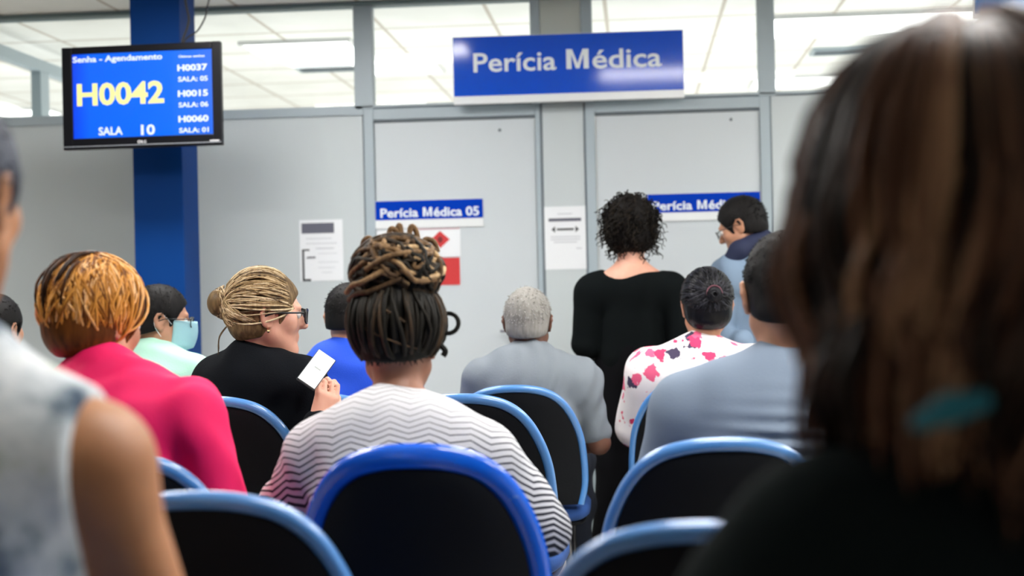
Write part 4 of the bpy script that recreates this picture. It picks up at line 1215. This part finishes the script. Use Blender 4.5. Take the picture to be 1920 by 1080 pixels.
garment('t_shirt', inflate(F.torso(), .019) + inflate(F.arms('upper', tt=.85), .022) + [rcone(F.nb + np.array([0, -.01, -.03]), F.nb + np.array([0, -.012, .006]), .085, .066, .03)], m_tee, o, .0065, tee_f)
trousers(F, o, None, 1.1)

# ---- 10 standing woman in black
F, loc, rz = seat_at(1184, 500, 6.0, 1182, 434, 6.03, -2, seated=False, sw=.165, bulk=.76, lean=-.02, yaw=0, pitch=-12, zp=.93, drop=.07, arm=1.0)
for q in (-1, 1): F.el[q] = F.sh[q] + np.array([q * .055, -.02, -.29]); 
F.lb = .84; F.wr[-1] = F.toloc(Wp(1126, 660, 6.2)); F.wr[1] = F.el[1] + np.array([-.08, .22, .02]); F.el[-1] = F.toloc(Wp(1098, 646, 6.02))
F.hd[-1] = (norm((.75, .5, .1)), norm((0, .2, -1))); F.hd[1] = (norm((-.5, .9, 0)), norm((0, 0, -1)))
F.thumb = lambda q: 1
o = add_figure('person', F, loc, rz, m_sk_light, 'standing woman with dark curly bob, black top and black wide trousers')
m_curl = hair_mat('dark_brown_curls', [(0, (.003, .002, .002)), (.5, (.008, .006, .004)), (.85, (.02, .014, .009)), (1, (.06, .04, .02))], .6, 90)
mb = MB(); g = np.random.default_rng(51)
for i in range(620):
    u = norm(g.normal(size=3) * np.array([1, 1, .9]) + np.array([0, -.15, .25]))
    if u[1] > .45 and u[2] < .6: continue
    p = np.array(cap_pt(F, u, g.uniform(.012, .05))); L_ = g.uniform(.04, .075); ph_ = g.uniform(0, 6.3); rr = g.uniform(.004, .009); pts = []
    dr = norm(np.array([u[0] * .55, u[1] * .35 - .05, -1.0 + .5 * max(u[2], 0)]) + g.normal(size=3) * .25)
    e1 = norm(np.cross(dr, [0.3, 1, .2])); e2 = np.cross(dr, e1)
    for j in range(12): A = ph_ + j * .95; pts.append(Vector(p + dr * L_ * j / 11 + (e1 * math.cos(A) + e2 * math.sin(A)) * rr))
    mb.tube(pts, [.0032 * (1 - .6 * j / 11) for j in range(12)], 5, tone=float(g.uniform(0, .8)))
P = cap_prims(F, .032, nape=0, earcut=False)
P.append(ell(F.hc + F.M @ np.array([0, -.04, -.05]), (.095, .062, .055), F.M, .03))
hair_object(F, o, m_curl, P, [nape_cut(F, -.105, .1)], mb, .006, folds(.005, 60, 51), tone=.1)
m_btop = mat('black_top_cloth', (.004, .0055, .006), 1.0, spec=.08)
tp = [rcone(F.sh[-1] + np.array([.04, -.0, -.01]), F.sh[1] + np.array([-.04, -.0, -.01]), .055, .055, .05)]
garment('top', inflate([p for p in F.torso()][:4], .016) + tp + inflate(F.torso()[4:5], .012) + inflate(F.torso()[6:7] + F.torso()[8:9], .012) + inflate([rcone(F.sh[q], F.el[q], .055, .042, .02) for q in (-1, 1)], .016) + [rcone(F.el[q], F.el[q] + (F.wr[q] - F.el[q]) * .9, .058, .046, .012) for q in (-1, 1)] + [ell(F.nb + np.array([0, -.01, .035]), (.125, .11, .062), None, .02, -1)], m_btop, o, .007, folds(.005, 12, 53), ())
P = [ell(F.pel + np.array([0, 0, .03]), (.135, .12, .19), k=.05)]
for q in (-1, 1): P += [rcone(F.hip[q] + np.array([0, 0, .02]), F.knee[q], .085, .078, .04), rcone(F.knee[q], F.ank[q] + np.array([0, 0, .02]), .078, .095, .03)]
garment('trousers', P, m_trk, o, .008, folds(.005, 12, 55, (1, 1, .15)), [((0, 0, .06), (0, 0, -1))]); garment('shoes', inflate(F.feet(), .009), m_shoe, o, .008)

# ---- 11 standing man with glasses
F, loc, rz = seat_at(1424, 474, 6.3, 1391, 424, 6.26, 38, seated=False, sw=.175, bulk=1.08, lean=.02, yaw=34, pitch=-22, zp=.95, drop=.07, arm=1.05)
for q in (-1, 1): F.el[q] = F.sh[q] + np.array([q * .05, .02, -.29])
F.wr[-1] = F.toloc(Wp(1392, 640, 6.05)); F.wr[1] = F.el[1] + np.array([-.05, .22, .06])
F.hd[-1] = (norm((.5, .8, .35)), norm((0, .1, -1))); F.hd[1] = (norm((-.4, .9, 0)), norm((0, 0, -1))); F.thumb = lambda q: 1 if q < 0 else -1
o = add_figure('person', F, loc, rz, m_sk_tan, 'standing man with glasses in a grey-blue jacket with navy collar looking down')
short_hair(F, o, m_dhair, .013, -.06, .35, 9, 900, (0, .35), .014)
glasses(F, o, (.02, .02, .02), .023, .018, .0016)
m_jkt = mat('grey_blue_jacket', srgb(120, 142, 166), .8, bump=.2, bscale=180, vary=.08)
m_navy = mat('navy_ribbed', (.008, .014, .05), .8)
garment('jacket', inflate(F.torso(), .02) + inflate(F.arms(), .02), m_jkt, o, .007, folds(.006, 12, 61))
garment('collar', [rcone(F.toloc(Wp(1430, 450, 6.22)), F.toloc(Wp(1386, 470, 6.17)), .05, .042, .02), rcone(F.toloc(Wp(1386, 470, 6.17)), F.toloc(Wp(1358, 502, 6.17)), .042, .03, .02), rcone(F.nb + np.array([-.01, -.02, -.01]), F.nb + np.array([-.03, .02, .06]), .095, .080, .02), rcone(F.nb + np.array([-.02, .0, .0]), F.sh[-1] + np.array([.02, .07, .012]), .07, .05, .02), rcone(F.nb + np.array([0, .0, .0]), F.sh[1] + np.array([-.02, .05, .012]), .07, .05, .02)], m_navy, o, .006)
P = inflate(F.legs(1.05), .014) + [ell(F.pel, (.172, .135, .15), k=.05)]
garment('trousers', P, m_trs, o, .009, folds(.004, 16, 62)); garment('shoes', inflate(F.feet(), .009), m_shoe, o, .008)
bp = empty('backpack', loc, rz); tag(bp, 'dark backpack with grey straps worn by the standing man', 'bag')
V, Fc = sdf_mesh([ell(F.nb + np.array([.03, -.23, -.26]), (.13, .085, .19), k=.03), ell(F.nb + np.array([.03, -.29, -.33]), (.10, .05, .10), k=.03)], .008, folds(.003, 20, 3)); np_mesh('bag_body', V, Fc, mat('charcoal_nylon', (.02, .024, .028), .6, bump=.3), bp)
for q in (-1, 1):
    base_ = F.sh[q]; pts = smooth([F.nb + np.array([q * .09, -.15, -.08]), F.nb + np.array([q * .115, -.08, .035]), F.nb + np.array([q * .13, .03, .03]), F.nb + np.array([q * .145, .13, -.07]), F.nb + np.array([q * .16, .155, -.22]), F.nb + np.array([q * .16, .06, -.36]), F.nb + np.array([q * .12, -.1, -.42])], 5)
    G_ = []
    for i, p in enumerate(pts): G_.append([p + Vector((x * .024, 0, 0)) + Vector((0, 0, 0)) for x in (-1, -.5, 0, .5, 1)])
    mo = MB().grid(G_).build('strap', mat('black_webbing', (.015, .02, .024), .6), bp, True); sd = mo.modifiers.new('s', 'SOLIDIFY'); sd.thickness = .012; sd.offset = 0

# ---- 12 woman in sleeveless patterned top, left foreground
F, loc, rz = seat_at(-100, 650, 1.6, -118, 375, 1.62, 0, sw=.168, bulk=1.1, arm=1.02, lean=.05, zp=.55, yaw=-4, drop=.10, hs=1.02)
F.el[1] = np.array([.25, .06, F.sh[1][2] - .30]); F.wr[1] = np.array([.13, .33, .67])
F.el[-1] = np.array([-.285, .06, F.sh[1][2] - .30])
o = add_figure('person', F, loc, rz, m_sk_arm, 'blurred woman in a sleeveless grey and white patterned top with a bare arm, left foreground')
short_hair(F, o, hair_mat('blue_grey_hair', [(0, (.02, .025, .035)), (.5, (.09, .10, .13)), (1, (.3, .32, .38))], .6, 80), .014, -.045, .3, 10, 900, (.1, .9))
k = NT('blotched_print', .85); n = k.n('ShaderNodeTexNoise', Scale=11.0, Detail=4.0); n.inputs['Roughness'].default_value = .6; k.l(k.tc.outputs['Object'], n.inputs['Vector'])
r = k.ramp(n.outputs['Fac'], [(.33, srgb(52, 72, 92)), (.41, srgb(120, 134, 146)), (.5, srgb(190, 198, 204)), (.62, srgb(222, 226, 230)), (.72, srgb(186, 196, 184))]); k.l(r.outputs[0], k.b.inputs['Base Color'])
P = inflate(F.torso()[:7] + F.torso()[7:8], .014)
P = inflate([F.torso()[i] for i in (0, 1, 2, 3, 4, 5, 7)], .015) + [rcone(F.nb + np.array([0, -.01, -.03]), F.nb + np.array([0, -.008, .0]), .085, .07, .03)]
f2 = folds(.005, 9, 71)
garment('sleeveless_top', P, k.m, o, .007, f2, [((.172, 0, 0), (1, 0, .0)), ((-.172, 0, 0), (-1, 0, .0))])
trousers(F, o, None, 1.1)

# ---- 13 woman with long brown hair, right foreground
F, loc, rz = seat_at(1812, 762, 1.14, 1796, 388, 1.16, 8, sw=.155, bulk=1.08, arm=1.0, lean=.05, yaw=6, pitch=0, drop=.15, hs=1.04, zp=.52)
o = add_figure('person', F, loc, rz, m_sk_tan, 'blurred woman with long wavy brown hair and black jacket, right foreground')
m_long = hair_mat('long_brown_hair', [(0, (.004, .003, .0025)), (.3, (.018, .010, .007)), (.5, (.07, .032, .021)), (.75, (.19, .09, .055)), (1, (.45, .26, .15))], .4, 40)
mb = MB(); g = np.random.default_rng(81)
zt_ = F.hc[2]
for lk in range(80):
    a0 = g.uniform(0, 2 * math.pi); lay0 = g.uniform(.014, .050); ph0 = g.uniform(0, 6.3); am0 = g.uniform(.010, .022); fq = g.uniform(7, 12); Lk = g.uniform(.21, .275) if math.cos(a0) < .3 else g.uniform(.16, .24)
    tl = float(np.clip(g.normal(.47 + .16 * max(-math.sin(a0), 0), .22), 0, 1))
    if abs(math.sin(a0)) < .5 and math.cos(a0) > 0: continue       # keep the face clear
    for i in range(13):
        a = a0 + g.normal() * .10; ux, uy = math.sin(a), math.cos(a); lay = lay0 + g.normal() * .004; ph_ = ph0 + g.normal() * .35; am = am0 * g.uniform(.8, 1.2); pts = []
        for j in range(6): th = .12 + (1.5 - .12) * j / 5; pts.append(cap_pt(F, (ux * math.sin(th) + .01 * math.sin(ph_ + j), uy * math.sin(th) - .05, math.cos(th)), lay * (.5 + .5 * j / 5)))
        p_ = pts[-1]; L_ = Lk + g.normal() * .012
        for j in range(1, 14):
            t = j / 13; out_ = .014 * math.sin(math.pi * t) - .012 * t
            pts.append(p_ + Vector((ux * out_ + am * (math.sin(ph_ + t * fq) - math.sin(ph_)) * t ** .5, uy * out_ - .02 * t + am * (math.cos(ph_ + t * fq) - math.cos(ph_)) * t ** .5, -L_ * t)))
        mb.tube(pts, [.0046 * (1 if q < 14 else (1 - (q - 13) / 7)) for q in range(len(pts))], 5, tone=float(np.clip(tl + g.normal() * .07, 0, 1)))
P = [ell(F.hc + F.M @ (CAPC * F.hs), (CAPR + .016) * F.hs, F.M, .02), rcone(F.hc + F.M @ np.array([0, -.05, -.02]), F.hc + F.M @ np.array([0, -.06, -.22]), .078, .055, .04), ell(F.hc + F.M @ np.array([0, .125, -.07]), (.1, .09, .12), F.M, .012, -1)]
hair_object(F, o, m_long, P, [], mb, .007, tone=.12)
sl = MB().sphere(Wp(1912, 112, 1.22) - loc, .012, 14, 10); hc_ = sl.build('hair_bead', mat('cream_bead', srgb(226, 224, 186), .3), o, True); hc_.matrix_local = Matrix.Rotation(-rz, 4, 'Z')
m_bjk = mat('black_jacket_cloth', (.007, .011, .012), 1.0, spec=.1, bump=.2, bscale=120)
garment('jacket', inflate(F.torso(), .018) + inflate(F.arms(), .022) + [rcone(F.nb + np.array([0, -.01, -.04]), F.nb + np.array([0, -.01, .0]), .095, .075, .03)], m_bjk, o, .0075, folds(.006, 10, 83))
garment('scarf_edge', [rcone(F.toloc(Wp(1722, 792, .985)), F.toloc(Wp(1780, 766, .975)), .007, .009, .01), rcone(F.toloc(Wp(1780, 766, .975)), F.toloc(Wp(1842, 752, .98)), .009, .008, .01)], mat('teal_cotton', srgb(0, 104, 124), .7), o, .005, label='teal scarf edge showing against the hair')
trousers(F, o)
